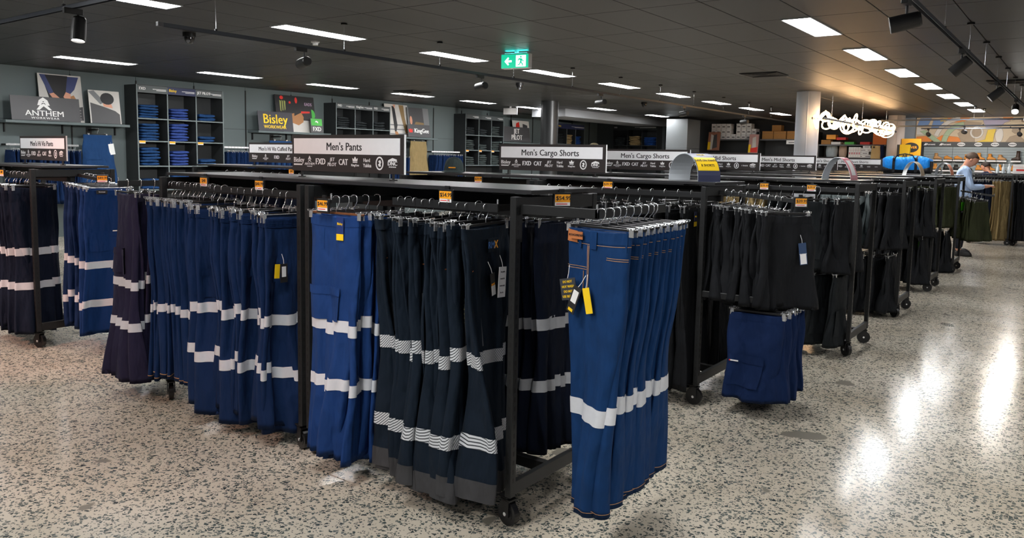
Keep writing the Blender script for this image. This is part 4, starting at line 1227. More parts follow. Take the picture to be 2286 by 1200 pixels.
cubby((WX, 22.97, 0), PI / 2, 1.75, [2.10, 1.66], 3, 2.79,
      [(0, 0, 6, FC, 'charcoal pants', .95), (1, 0, 6, FK, 'khaki pants', .9), (2, 0, 5, FR, 'royal blue pants', .95)],
      [(M_NAVYP, 'Bisley', M_YEL, True)], 'small cubby unit with charcoal, khaki and blue stacks near the corner', 'corner cubby', D=.45, z_first=2.62, tags=False)
cubby((-13.25, 25.5, 0), 0, 1.78, [2.12, 1.68], 3, 2.86,
      [(0, 0, 5, FC, 'green-black pants', .95), (1, 0, 6, FK, 'khaki pants', .9), (2, 0, 5, FR, 'royal blue pants', .95), (1, 1, 4, FK, 'khaki pants', .9), (2, 1, 3, FR, 'royal blue pants', .95)],
      [(mat('header_black', '#1d2326', .5), 'FXD', M_WHITE, True)], 'dark cubby unit on the far partition wall', 'partition cubby', D=.4, z_first=2.66, tags=False, edge=M_CUB)

# poster shelves with leaning boards
def wall_shelf(y0, y1, z, label, d=.40):
    t = thing('wall_shelf', label, 'shelf', (WX, (y0 + y1) / 2, z), PI / 2, 'wall shelves under the posters')
    w = (y1 - y0) / 2
    MB().cbox(-w, w, -d, 0, -.045, 0, .003).build('board', mat('wall_shelf_grey', '#5a6668', .5), t)
    for s in (-.9, .0, .9):
        MB().prism([(s * w - .008, -.045), (s * w + .008, -.045), (s * w + .008, -.2), (s * w - .008, -.2)], -.05, 0).build('bracket', M_RACKD, t)
    return t
wall_shelf(5.40, 7.50, 2.075, 'grey wall shelf under the leftmost posters')
wall_shelf(10.33, 12.35, 2.085, 'grey wall shelf under the yellow-lettered poster')
wall_shelf(14.35, 16.15, 2.09, 'grey wall shelf under the orange and white lettered poster')
wall_shelf(19.0, 21.6, 2.085, 'grey wall shelf under the small black-and-white poster')

def board(y0, y1, z0, z1, xoff, label, m, lean=R(8)):
    """poster board leaning back on a wall shelf: local x right 0..w, z up 0..h"""
    o = MB().cbox(0, y1 - y0, 0, .012, 0, z1 - z0, .001).build('poster_board', m, None, (WX + xoff, y0, z0), (-lean, 0, PI / 2))
    return tag(o, label, 'poster', 'posters on the left wall'), y1 - y0, z1 - z0

SK = mat('print_skin', '#d79a80', .5); DK = mat('print_black', '#232326', .5); WH = mat('print_pale', '#c9c6c2', .5); BL = mat('print_navy', '#3b4470', .5); TN = mat('print_tan', '#a9764a', .5); GR = mat('print_grey', '#77797c', .5)
DKG = mat('print_darkgrey', '#4a4a4d', .5)
# tall photo: torso, two arms
p, w_, h_ = board(6.03, 6.76, 2.08, 2.93, .22, 'tall poster of two hands before a dark shirt, leftmost shelf', WH)
flat(p, 'print_torso', [(.10, 0), (.16, h_ * .5), (.06, h_ * .98), (.50, h_ * .98), (.52, h_ * .55), (.46, 0)], DK, -.0)
flat(p, 'print_sleeve', [(.03, h_ * .98), (.12, h_ * .98), (.24, h_ * .62), (.17, h_ * .57)], BL, -.0012)
flat(p, 'print_sleeve', [(.50, h_ * .97), (.69, h_ * .97), (.60, h_ * .70), (.52, h_ * .60), (.45, h_ * .64)], BL, -.0012)
flat(p, 'print_hand', [(.17, h_ * .58), (.24, h_ * .61), (.34, h_ * .50), (.31, h_ * .43), (.24, h_ * .46)], SK, -.0024)
flat(p, 'print_hand', [(.45, h_ * .64), (.53, h_ * .60), (.52, h_ * .50), (.44, h_ * .48), (.40, h_ * .53)], SK, -.0024)
flat(p, 'print_pouch', [(.52, h_ * .55), (.58, h_ * .58), (.66, h_ * .40), (.60, h_ * .30), (.54, h_ * .36)], TN, -.0024)
for k in range(4): flat(p, 'print_grille', ell(.62, h_ * (.26 - .06 * k), .07, .006, 8), WH, -.0024)
flat(p, 'print_grille', [(.52, .04), (.72, .04), (.72, h_ * .34), (.52, h_ * .3)], DKG, -.0008)
# wide logo board
p, w_, h_ = board(5.50, 6.62, 2.08, 2.50, .38, 'wide grey poster with white lettering under a white peak emblem', DKG)
flat(p, 'print_emblem', [(.42, .27), (.45, .36), (.52, .41), (.59, .36), (.62, .27), (.57, .27), (.54, .31), (.50, .31), (.47, .27)], M_WHITE, -.0)
flat(p, 'print_emblem', [(.40, .19), (.46, .27), (.52, .30), (.58, .27), (.65, .19), (.60, .19), (.52, .255), (.45, .19)], M_WHITE, -.0)
flat(p, 'print_dot', ell(.52, .335, .013, .009, 10), DKG, -.0014)
lettering(p, 'ANTHEM', .53, -.001, .125, .135, M_WHITE, .02, 1.15)
lettering(p, 'WORKWEAR', .53, -.001, .045, .05, M_WHITE, .02, 1.3, sp=1.3)
# cap-wearer from behind
p, w_, h_ = board(6.80, 7.36, 2.08, 2.69, .37, 'poster of a person in a black cap seen from behind', WH)
flat(p, 'print_shirt', [(.02, 0), (.02, h_ * .62), (.24, h_ * .52), (.46, h_ * .40), (.54, h_ * .30), (.54, 0)], DKG, -.0)
flat(p, 'print_neck', [(.24, h_ * .62), (.40, h_ * .60), (.42, h_ * .48), (.26, h_ * .52)], SK, -.0012)
flat(p, 'print_cap', ell(.33, h_ * .76, .125, .11, 18), DK, -.002)
flat(p, 'print_beam', [(.0, h_ * .95), (.10, h_ * .99), (.28, h_ * .66), (.20, h_ * .58)], GR, -.0008)
# motocross boots poster
p, w_, h_ = board(10.95, 12.05, 2.09, 2.93, .24, 'tall dark poster of boots and red gear, green claw mark', DK)
flat(p, 'print_ground', [(.16, 0), (.16, .28), (.95, .28), (.95, 0)], WH, -.0)
flat(p, 'print_boot', [(.40, .22), (.44, .34), (.56, .40), (.70, .46), (.76, .36), (.74, .24), (.60, .16)], TN, -.0012)
flat(p, 'print_boot', [(.28, .30), (.34, .40), (.50, .44), (.50, .34)], TN, -.0008)
for k in range(3): flat(p, 'print_claw', [(.12 + .06 * k, .72), (.16 + .06 * k, .70), (.15 + .06 * k, .46 + .03 * k), (.125 + .06 * k, .48)], mat('print_lime', '#9aa05a', .5), -.0012)
for q in ((.08, .78, .10, .07), (.48, .74, .07, .12), (.30, .68, .06, .05)): flat(p, 'print_red', ell(q[0] + .1, q[1], q[2] * .5, q[3] * .6, 10), M_RED, -.0012)
flat(p, 'print_red', [(.70, .44), (.70, .49), (.95, .50), (.95, .46)], M_RED, -.0024)
flat(p, 'print_wheel', ell(1.0, .42, .10, .13, 16, -PI / 2, PI / 2), M_GREEN, -.0014)
lettering(p, 'EADS', .92, -.0015, .66, .10, mat('print_mauve', '#b59ab5', .5), .03, .9)
# yellow lettering
p, w_, h_ = board(10.36, 11.28, 2.09, 2.52, .38, 'wide dark poster with big yellow lettering', mat('print_slate', '#3a3a42', .5))
lettering(p, 'Bisley', .45, -.001, .255, .30, M_YEL, .02, .95)
lettering(p, 'WORKWEAR', .43, -.001, .085, .105, M_YEL, .02, .95)
p, w_, h_ = board(11.78, 12.14, 2.09, 2.43, .38, 'small poster with a green square above three white letters', DKG)
flat(p, 'print_green', [(.02, .17), (.34, .17), (.34, .33), (.02, .33)], M_GREEN, -.0)
flat(p, 'print_emblem', [(.13, .25), (.17, .29), (.23, .26), (.22, .22), (.19, .25)], M_WHITE, -.0014)
lettering(p, 'FXD', .18, -.001, .085, .14, M_WHITE, .05, .9)
# orange and white lettered poster
p, w_, h_ = board(14.35, 15.2, 2.10, 2.95, .24, 'poster of two people from the waist down in work trousers', WH)
flat(p, 'print_leg', [(.26, .80), (.36, .80), (.42, .30), (.36, .12), (.30, .14)], DK, -.0)
flat(p, 'print_leg', [(.52, .84), (.70, .84), (.72, .5), (.80, .1), (.70, .08), (.60, .45)], mat('print_khaki', '#8a714b', .5), -.0)
flat(p, 'print_boot', [(.30, .13), (.40, .13), (.44, .04), (.32, .04)], TN, -.0008)
flat(p, 'print_arm', [(.30, .84), (.40, .84), (.36, .74)], SK, -.0012)
for k in range(3): flat(p, 'print_floor', [(.0, .05 + .12 * k), (.84, .05 + .12 * k), (.84, .08 + .12 * k), (.0, .08 + .12 * k)], GR, .0002)
p, w_, h_ = board(15.12, 15.95, 2.10, 2.90, .30, 'poster of a dark shirt back behind the orange crown poster', GR)
flat(p, 'print_back', [(.05, .3), (.05, .8), (.6, .8), (.62, .3)], DKG, -.0)
flat(p, 'print_hand', ell(.12, .45, .05, .12, 12), SK, -.0012)
flat(p, 'print_pants', [(.20, .30), (.30, .42), (.6, .40), (.62, .3)], mat('print_khaki', '#8a714b', .5), -.0012)
p, w_, h_ = board(14.98, 15.85, 2.10, 2.44, .40, 'wide dark poster with white lettering and an orange crown', DKG)
lettering(p, 'KingGee', .53, -.001, .17, .17, M_WHITE, .05, .95)
flat(p, 'print_crown', [(.05, .12), (.03, .22), (.08, .19), (.11, .24), (.14, .19), (.19, .22), (.17, .12)], M_RED, -.0)
# black-and-white small poster
p, w_, h_ = board(19.9, 20.8, 2.10, 2.79, .26, 'pale photo poster behind the square grey one', WH)
flat(p, 'print_figure', [(.1, .3), (.2, .6), (.35, .65), (.4, .3)], M_RED, -.0)
flat(p, 'print_figure', [(.5, .1), (.55, .6), (.8, .55), (.75, .1)], DKG, -.0)
p, w_, h_ = board(19.15, 20.6, 2.10, 2.57, .40, 'square grey poster with two lines of white letters', DKG)
lettering(p, 'JET', .74, -.001, .33, .22, M_WHITE, .04, 1.0, shear=.12); lettering(p, 'PILOT', .72, -.001, .13, .22, M_WHITE, .04, 1.0, shear=.12)

# wall hang rails with pants
def wall_rail(y0, y1, z, d, n, kind, what, where, group, seed):
    t = thing('wall_rail', 'wall-mounted hang rail, %s' % where, 'rail', (WX, (y0 + y1) / 2, z), PI / 2, 'wall rails')
    w = (y1 - y0) / 2
    MB().cbox(-w, w, -d - .007, -d + .007, -.035, 0, .002).build('rail', M_CHROME if seed % 2 else M_WHITEB, t)
    for s in (-.92, .92): MB().box(s * w - .008, s * w + .008, -d, 0, -.04, -.005).build('bracket', M_RACKD, t)
    r = random.Random(seed)
    for i, y in enumerate(lsp(y0 + .06, y1 - .06, n)):
        hang(kind, r.randrange(9), WX + d, y, z, r.uniform(-.15, .15) , '%s %s from the left' % (ORD[i + 1], what), where, group, 'wire')
wall_rail(5.42, 6.60, 1.68, .30, 14, 'wall_navy', 'navy pants', 'wall bay left of the denim cubby', 'navy pants in the left wall bay', 1)
wall_rail(9.5, 10.3, 1.72, .30, 10, 'wall_navy', 'navy pants', 'wall bay right of the denim cubby', 'navy pants right of the denim cubby', 2)
wall_rail(10.4, 12.2, 1.70, .30, 12, 'wall_navy', 'navy pants', 'wall bay under the yellow poster', 'navy pants under the yellow poster', 3)
wall_rail(14.4, 15.0, 1.66, .30, 6, 'wall_navy', 'navy pants', 'wall bay left of the tan pants', 'navy pants left of the tan display', 5)
wall_rail(16.0, 17.2, 1.74, .30, 12, 'wall_navy', 'navy pants', 'wall bay right of the tan pants', 'navy pants right of the tan display', 4)
define('display_navy', 1, FD, dict(L=1.05, wt=.50, wh=.56, wk=.52, wb=.46, fold=.008, thick=.05, spread=.10), extra=with_mat(FD, [ex_cargo, ex_tag('#dfe2e2', '#cfd2d2', .22, -.16, .10, .20)]), seed=30)
define('display_tan', 1, F_BEIGE, dict(L=1.0, wt=.60, wh=.66, wk=.60, wb=.54, fold=.014, thick=.06, spread=.10), extra=with_mat(F_BEIGE, [ex_cargo, ex_tag('#30393a', '#dfe2e2', .05, -.30, .10, .18)]), seed=31)
define('display_blue', 1, FD, dict(L=.9, wt=.60, wh=.62, wk=.60, wb=.5, fold=.008, thick=.05), seed=32)
for nm, yv, zv, kd, lb in (('a', 6.92, 1.98, 'display_navy', 'large navy display pants'), ('b', 15.42, 2.10, 'display_tan', 'tan display cargo pants'), ('c', 10.95, 1.985, 'display_blue', 'blue display pants')):
    t = thing('display_fixture', 'wall arm holding the %s' % lb, 'bracket', (WX, yv, zv), PI / 2)
    MB().cbox(-.012, .012, -.36, 0, -.03, 0, .002).build('bar', M_RACKD, t)
    MB().cbox(-.05, .05, -.012, 0, -.1, .03, .002).build('plate', M_RACKD, t)
    hang(kd, 0, WX + .34, yv, zv, PI / 2, lb, {'a': 'beside the denim cubby', 'b': 'under the orange crown poster', 'c': 'under the yellow poster'}[nm], 'display pants on the left wall', 'black')
# ------------------------------------------------------------------ ceiling fixtures
M_TRACK = mat('track_metal', '#3b4048', .4, .4)
M_TRACKP = mat('track_worn', '#6a605c', .5, .2)
def track(p0, p1, z, label, wires):
    t = thing('light_track', label, 'light track', (p0[0], p0[1], z), math.atan2(p1[1] - p0[1], p1[0] - p0[0]))
    L = math.hypot(p1[0] - p0[0], p1[1] - p0[1])
    MB().cbox(0, L, -.018, -.013, -.033, 0, .001).cbox(0, L, .013, .018, -.033, 0, .001).cbox(0, L, -.018, .018, -.004, 0, .001).build('channel', M_TRACK, t)
    MB().box(0, L, -.006, .006, -.014, -.010).build('conductor', M_CHROME, t)
    MB().cbox(-.02, .03, -.02, .02, -.036, .002, .002).build('end_cap', M_GREYB, t)
    for d in wires:
        w = MB().cyl((d, 0, 0), (d, 0, ZC - z), .0022, n=6).build('suspension_wire', M_CHROME, t)
        MB().cyl((d, 0, ZC - z - .02), (d, 0, ZC - z - .001), .035, n=16).build('ceiling_cup', M_BLACKP, w)
        MB().cbox(d - .012, d + .012, -.012, .012, 0, .018, .002).build('wire_grip', M_BLACKP, w)
    return t
track((-6.63, 3.68), (-6.63, 22.6), 2.72, 'long suspended light track over the left half of the shop', [.55, 2.1, 3.65, 5.2, 6.75, 8.3, 9.85, 11.4, 13, 14.6, 16.2])
track((-1.06, 3.0), (-1.06, 22.5), 2.735, 'suspended light track over the right-hand aisle', [4.4, 6.0, 7.44, 8.9, 10.3, 11.7, 13.1, 14.5])
track((-9.5, 2.88), (-5.2, 2.88), 2.72, 'suspended light track crossing the top left corner', [1.2, 2.9])
track((-4.3, 21.3), (2.5, 21.3), 2.72, 'uppermost dark track in front of the painted wall', [2, 5])
track((-4.2, 22.3), (2.5, 22.3), 2.62, 'middle dark track in front of the painted wall', [2, 5])
track((-3.7, 23.3), (2.5, 23.3), 2.60, 'lowest dark track in front of the painted wall', [2, 5])

def spot(x, y, z, tgt, label, watt, col=(1, .93, .85), size=R(50), r=.055, L=.17, lamp=True, emit=40, blend=.6):
    t = thing('track_spotlight', label, 'spotlight', (x, y, z), 0, 'track spotlights')
    MB().cbox(-.02, .02, -.07, .07, -.045, -.0, .003).build('adapter', M_BLACKP, t)
    MB().cyl((0, .04, -.045), (0, .04, -.10), .009, n=10).build('stem', M_BLACKP, t)
    d = (Vector(tgt) - Vector((x, y, z - .13))).normalized()
    q = Vector((0, 0, -1)).rotation_difference(d)
    h = MB()
    n = 28; rings = []
    prof = [(.0, .09), (r * .8, .09), (r * .93, .075), (r, -.02), (r, -.10), (r * .88, -.10), (r * .84, -.085)]
    for rr, zz in prof: rings.append([(rr * math.cos(2 * PI * k / n), rr * math.sin(2 * PI * k / n), zz) for k in range(n)])
    o = h.loft(rings, False, False).build('head', M_BLACKP, t, smooth=False)
    o.rotation_mode = 'QUATERNION'; o.rotation_quaternion = q; o.location = (0, .04, -.15)
    MB().cyl((0, 0, -.086), (0, 0, -.08), r * .82, n=24).build('lens', mat('spot_lens_%d' % emit, (1, .96, .9), .3, emit=emit), o)
    if lamp:
        l = bpy.data.lights.new('spot_lamp', 'SPOT'); l.energy = watt; l.color = col; l.spot_size = size; l.spot_blend = blend; l.shadow_soft_size = .05
        lo = bpy.data.objects.new('spot_lamp', l); COL.objects.link(lo); lo.parent = o; lo.location = (0, 0, -.105)
    return t
for i, (y, tx, ty) in enumerate(((5.75, -4.2, 5.0), (8.5, -3.2, 8.4), (11.95, -3.2, 11.5), (15.1, -.9, 12.2), (18.0, -.8, 13.5))):
    spot(-1.06, y, 2.70, (tx, ty, .6 if i else 1.9), '%s black spotlight from the front on the aisle track' % ORD[i + 1], SPOT_W if 0 < i < 3 else 40)
for i, y in enumerate((5.2, 8.13, 11.3, 14.6, 18.0)):
    spot(-6.63, y, 2.69, (-14.6, y + 2.2, 1.7), '%s black spotlight from the front on the left track' % ORD[i + 1], SPOT_W2, (1, .98, .95))
spot(-6.45, 2.88, 2.69, (-6.1, 2.5, 0), 'black spotlight on the track in the top left corner', 60, (1, .9, .85), R(70))
spot(-2.6, 22.3, 2.6, (-2.4, 26, 2.4), 'small spotlight aimed at the painted wall', 120, (1, .95, .9), R(90))
spot(-3.55, 23.3, 2.58, (-3.6, 26, 2.2), 'left small spotlight on the lowest far track', 60, (1, .95, .9), R(90))
spot(-1.5, 23.3, 2.58, (-1.4, 26, 2.2), 'right small spotlight on the lowest far track', 60, (1, .95, .9), R(90))
# spots out over the shop front
track((-8.0, -.6), (3.5, -.6), 2.72, 'suspended light track over the shop front', [1, 3, 5, 7, 9, 10.5])
spot(-6.2, -.6, 2.69, (-6.5, 2.7, .75), 'rosy spotlight over the shop front', 420, (1, .50, .38), R(44))
spot(-4.0, -.6, 2.69, (-4.1, 2.2, .8), 'warm spotlight over the shop front, left of the entry', 150, (1, .55, .42), R(56))
spot(-1.6, -.6, 2.69, (-1.6, 2.6, .9), 'white spotlight over the shop front, centre', 140, (1, .97, .94), R(60))
spot(.6, .4, 2.69, (-.3, 3.4, .4), 'white spotlight over the shop front, right', 120, (1, .97, .94), R(60))

# illuminated exit sign
M_EXG = mat('exit_green', '#0fae86', .4, emit=1.4); M_EXW = mat('exit_white', '#eafff8', .4, emit=1.6)
t = thing('exit_sign', 'illuminated green exit sign with arrow and running figure', 'exit sign', (-6.30, 8.5, 2.79), R(8))
MB().cbox(-.21, .21, -.05, .05, 0, .20, .006).build('housing', M_WHITEB, t)
MB().box(-.02, .02, -.02, .02, .20, .235).build('mount', M_WHITEB, t)
MB().box(-.17, .17, -.03, .03, .2005, .203).build('top_glow_strip', mat('exit_glow', (.05, .75, .7), .4, emit=18), t)  # glowing strip added to throw the cyan glow up onto the ceiling
fcx = MB().box(-.205, .205, -.054, -.05, .006, .185).build('lit_face', M_EXG, t)
flat(t, 'arrow', [(-.155, .095), (-.10, .15), (-.085, .135), (-.105, .108), (-.045, .108), (-.045, .082), (-.105, .082), (-.085, .055), (-.10, .04)], M_EXW, -.0545)
flat(t, 'doorway', [(.02, .02), (.17, .02), (.17, .17), (.02, .17)], M_EXW, -.0545)
flat(t, 'running_figure', ell(.095, .148, .012, .014, 12), M_EXG, -.056)
flat(t, 'running_figure', [(.075, .13), (.115, .125), (.125, .10), (.142, .10), (.142, .09), (.118, .088), (.112, .105), (.105, .08), (.13, .055), (.125, .03), (.113, .03), (.115, .05), (.095, .07), (.08, .045), (.05, .04), (.05, .052), (.072, .056), (.088, .1), (.07, .115), (.055, .095), (.045, .1), (.062, .13)], M_EXG, -.056)
t = thing('exit_sign', 'small pale sign box hanging near the grey cubby', 'exit sign', (-13.15, 17.5, 2.79), R(20))
MB().cbox(-.20, .20, -.04, .04, 0, .19, .006).build('housing', M_GREYB, t); MB().box(-.19, .19, -.044, -.04, .01, .18).build('face', M_WHITE, t)
MB().box(-.02, .02, -.02, .02, .19, .23).build('mount', M_WHITEB, t)

def dome(x, y, label):
    t = thing('dome_camera', label, 'camera', (x, y, ZC), 0, 'dome cameras on the ceiling')
    MB().cyl((0, 0, -.001), (0, 0, -.05), .075, n=24).build('base', M_BLACKP, t)
    rings = [[(.062 * math.cos(a) * math.cos(2 * PI * k / 20), .062 * math.cos(a) * math.sin(2 * PI * k / 20), -.05 - .085 * math.sin(a)) for k in range(20)] for a in [PI / 2 * j / 7 for j in range(7)]]
    MB().loft(rings, False, True).build('dome', mat('dome_gloss', '#141416', .15), t, smooth=True)
    MB().cyl((.03, -.03, -.1), (.04, -.045, -.112), .02, n=12).build('lens_port', M_GREYB, t)
dome(-8.82, 5.27, 'black dome camera left of the long light track'); dome(-8.87, 12.08, 'black dome camera below the green exit sign'); dome(-8.95, 17.4, 'farthest black dome camera beyond the dark column')
t = thing('smoke_detector', 'small white smoke detector beside the left track', 'smoke detector', (-8.0, 6.5, ZC))
MB().cyl((0, 0, -.001), (0, 0, -.02), .055, n=20).build('base', M_WHITE, t); MB().cyl((0, 0, -.02), (0, 0, -.05), .04, .034, n=20).build('sensor', M_WHITE, t)
def vent(x, y, label, w=.6):
    t = thing('ceiling_vent', label, 'vent', (x, y, ZC), 0, 'dark ceiling vents')
    MB().box(-w / 2, w / 2, -w / 2, w / 2, -.012, -.001).build('frame', M_CEILB, t)
    for k in range(6):
        e = w / 2 * (1 - k / 6.5) - .02
        MB().box(-e, e, -e, -e + .012, -.018, -.010).box(-e, e, e - .012, e, -.018, -.010).build('slat', M_RACKD, t)
vent(-4.35, 12.6, 'square dark ceiling vent before the pale column'); vent(-1.2, 15.4, 'square dark ceiling vent over the aisle'); vent(-12.2, 12.6, 'square ceiling vent near the left wall')

# ------------------------------------------------------------------ glowing tube lights on a hanging frame
t = thing('tube_light', 'hanging frame of glowing warm looped tubes between the columns', 'light', (-4.30, 15.6, 2.47), PI / 2)
M_NEON = mat('neon_glow', (1, .62, .30), .4, emit=24)
for dy in (-.10, .10):
    MB().cbox(0, 7.0, dy - .012, dy + .012, -.02, .02, .003).build('frame_rail', M_GREYB, t)
rn = random.Random(9)
for k in range(34):
    cx = .1 + 6.8 * k / 33; rr = rn.uniform(.09, .17)
    tl, tw = rn.uniform(-.9, .9), rn.uniform(0, 3.1)
    M = Matrix.Translation((cx, rn.uniform(-.08, .08), rn.uniform(-.07, .10))) @ Euler((PI / 2 + tl, 0, tw)).to_matrix().to_4x4()
    MB().tube([M @ Vector((rr * math.cos(2 * PI * i / 18), rr * math.sin(2 * PI * i / 18), 0)) for i in range(18)], .0135, 6, True).build('tube_loop', M_NEON, t, smooth=True)
for d in (1.0, 3.6, 6.2): MB().cyl((d, 0, 0), (d, 0, ZC - 2.47), .004, n=6).build('suspension_wire', M_CHROME, t)

# ------------------------------------------------------------------ far end of the shop
blk = thing('pillar_cladding', 'tall grey clad block with a lit right side at the far left', 'cladding', (-10.83, 23.9, 0))
MB().cbox(-.37, .37, -.5, .5, 0, 2.0, .004).build('lower_panel', mat('clad_grey', '#7d8184', .35, .3), blk)
MB().cbox(-.37, .37, -.5, .5, 2.006, 2.94, .004).build('upper_panel', MATS['clad_grey'], blk)
def bay(x0, x1, y, zs, D, label, ztop=2.6, m=None):
    t = thing('stock_shelving', label, 'shelving', ((x0 + x1) / 2, y, 0))
    w = (x1 - x0) / 2; m = m or M_CUB
    for s in (-1, 1):
        xx = sorted((s * w, s * (w - .03))); MB().box(xx[0], xx[1], -D, 0, 0, ztop).build('upright', m, t)
    MB().box(-w + .03, w - .03, -.02, 0, 0, ztop).build('back_panel', m, t)
    for z in zs: MB().box(-w + .03, w - .03, -D, -.02, z - .04, z).build('shelf', M_GREYB if z == zs[0] else m, t)
    return t
bay(-10.6, -8.9, 26.05, [2.36, 1.7, 1.2], .6, 'dark stock shelving with white file boxes on top')
bay(-8.85, -7.0, 26.05, [2.36, 1.7, 1.2], .6, 'dark stock shelving with brown cartons on top')
bay(-6.95, -4.95, 26.05, [2.20, 1.80, 1.3], .6, 'dark shelving with pale boxes behind the pink-printed arch', 2.2)
def carton(x, y, z, w, d, h, m, label, group, rz=0, tape=None, pr=None):
    o = tag(MB().cbox(-w / 2, w / 2, -d / 2, d / 2, 0, h, .004).build('carton', m, None, (x, y, z), (0, 0, rz)), label, 'box', group)
    MB().box(-w / 2 - .001, w / 2 + .001, -d / 2 - .0015, d / 2, h * .70, h * .72).build('lid_edge', pr or M_GREYB, o)
    if pr: MB().box(-w * .3, w * .3, -d / 2 - .002, -d / 2, h * .3, h * .5).build('printed_label', pr, o)
    return o
for r0 in range(3):
    n = 0
    for k in range(9):
        x = -10.48 + .175 * k
        if k == 4 and r0: continue
        if r0 == 2 and k > 7: continue
        n += 1
        carton(x, 25.75, 2.36 + r0 * .175, .16, .3, .17, M_WHITEB, '%s white file box from the left, %s layer on the far shelving' % (ORD[n], ['bottom', 'middle', 'top'][r0]), 'white file boxes on the far shelving', pr=M_GREYB)
for k, (x, w, h) in enumerate(((-8.6, .36, .26), (-8.2, .40, .26), (-7.8, .34, .26), (-7.45, .34, .22))):
    carton(x, 25.75, 2.36, w, .4, h, M_CARD, '%s brown carton from the left beside the pale column' % ORD[k + 1], 'brown cartons on the far shelving')
carton(-7.75, 25.42, 2.2, .36, .06, .12, M_WHITE, 'white sign card under the brown cartons', 'cards', pr=M_GREYB)
carton(-8.35, 25.8, 2.62, .3, .3, .2, M_CARD, 'small carton stacked on the brown cartons', 'brown cartons on the far shelving')
for k, (x, z, m, nm) in enumerate(((-6.75, 2.2, M_CARD, 'brown'), (-6.45, 2.2, M_WHITE, 'white flat'), (-6.05, 2.2, M_GREEN, 'green'), (-5.6, 2.2, M_RED, 'red'), (-6.6, 2.36, M_ORANGE, 'amber'), (-6.3, 2.34, M_RED, 'scarlet'))):
    carton(x, 25.7, z, .28, .3, .14 if m in (M_CARD, M_ORANGE) else .08, m, '%s box on top of the shelving beside the glowing tubes' % nm, 'coloured boxes on the far shelving')
carton(-5.2, 25.75, 2.2, .38, .3, .36, mat('orange_carton', '#e2762a', .6), 'large orange carton left of the pinkish column', 'coloured boxes on the far shelving')
k = 0
for lv, xs_ in enumerate(((-5.92, -5.70, -5.48), (-5.78, -5.56), (-5.62, -5.42), (-5.52,))):
    for x in xs_:
        k += 1
        carton(x, 25.62, 1.80 + lv * .096, .215, .32, .092, M_WHITEB, '%s pale shoe box counting up the stepped pile' % ORD[k], 'pale shoe boxes in a stepped pile', pr=M_GREYB)
for k in range(5):
    carton(-6.0 + .07 * k, 25.55, 1.80, .066, .2, .32, M_WHITE, '%s upright white packet from the left behind the arch' % ORD[k + 1], 'upright white packets', pr=M_PINK)
# display trousers on torso forms
def torso(x, y, z, m, label, w=.36, h=.46):
    t = thing('display_trousers', label, 'pants', (x, y, z))
    rings = []
    for j in range(9):
        f = j / 8; r = w / 2 * (.86 + .14 * math.sin(PI * min(1, f * 1.2)))
        rings.append([(r * math.cos(2 * PI * k / 20), r * .6 * math.sin(2 * PI * k / 20), h * f) for k in range(20)])
    MB().loft(rings).build('hips', m, t, smooth=True)
    MB().loft([[(p[0] * 1.02, p[1] * 1.02, h * .92) for p in rings[-1]], [(p[0] * 1.02, p[1] * 1.02, h) for p in rings[-1]]], False, False).build('waistband', m, t)
    MB().box(-w * .22, -w * .05, -w * .32, -w * .29, h * .86, h * .95).build('label_patch', M_RACKD, t)
torso(-6.60, 25.75, 1.80, fabric('washed_denim', '#9fa9ad'), 'washed pale denim display trousers beside the pale column')
torso(-6.28, 25.8, 1.80, fabric('stone_cotton', '#c2aa97'), 'stone coloured display trousers next to the washed denim', .25)
torso(-5.06, 24.9, 1.76, fabric('display_ink', '#1b2747'), 'navy display trousers beside the stepped shoe boxes', .32, .42)
torso(-5.0, 24.2, 1.62, fabric('camo_sand', '#a58d64'), 'sand camouflage display trousers before the pinkish column', .26, .52)
t = thing('plinth', 'black plinth carrying the display trousers', 'plinth', (-5.06, 24.6, 0)); MB().cbox(-.2, .2, -.6, .55, 0, 1.60, .005).build('body', M_CUB, t); MB().cbox(-.2, .2, .1, .55, 1.602, 1.76, .005).build('step', M_CUB, t)
t = thing('display_board', 'amber sign box with a black oval emblem', 'sign', (-4.15, 24.6, 1.55))
MB().cbox(-.25, .25, -.05, .05, 0, .80, .005).build('panel', mat('amber_board', '#d99a0c', .5), t)
flat(t, 'oval_emblem', ell(0, .55, .20, .14, 28), M_INK, -.05)
lettering(t, 'OLIVER', 0, -.052, .55, .10, M_ORANGE, .03, .95)
MB().cbox(-.1, .1, -.05, .05, -1.55, 0, .004).build('stand', M_CUB, t)
t = thing('display_board', 'yellow box lettered AIR before the amber sign', 'sign', (-4.22, 24.1, 1.55))
MB().cbox(-.13, .13, -.06, .06, 0, .62, .004).build('panel', M_YEL, t); lettering(t, 'AIR', .02, -.062, .30, .13, M_INK, .04, .7)
MB().cbox(-.2, -.13, -.06, .06, 0, .62, .004).build('side', M_CUB, t); MB().cbox(-.1, .1, -.05, .05, -1.55, 0, .004).build('stand', M_CUB, t)
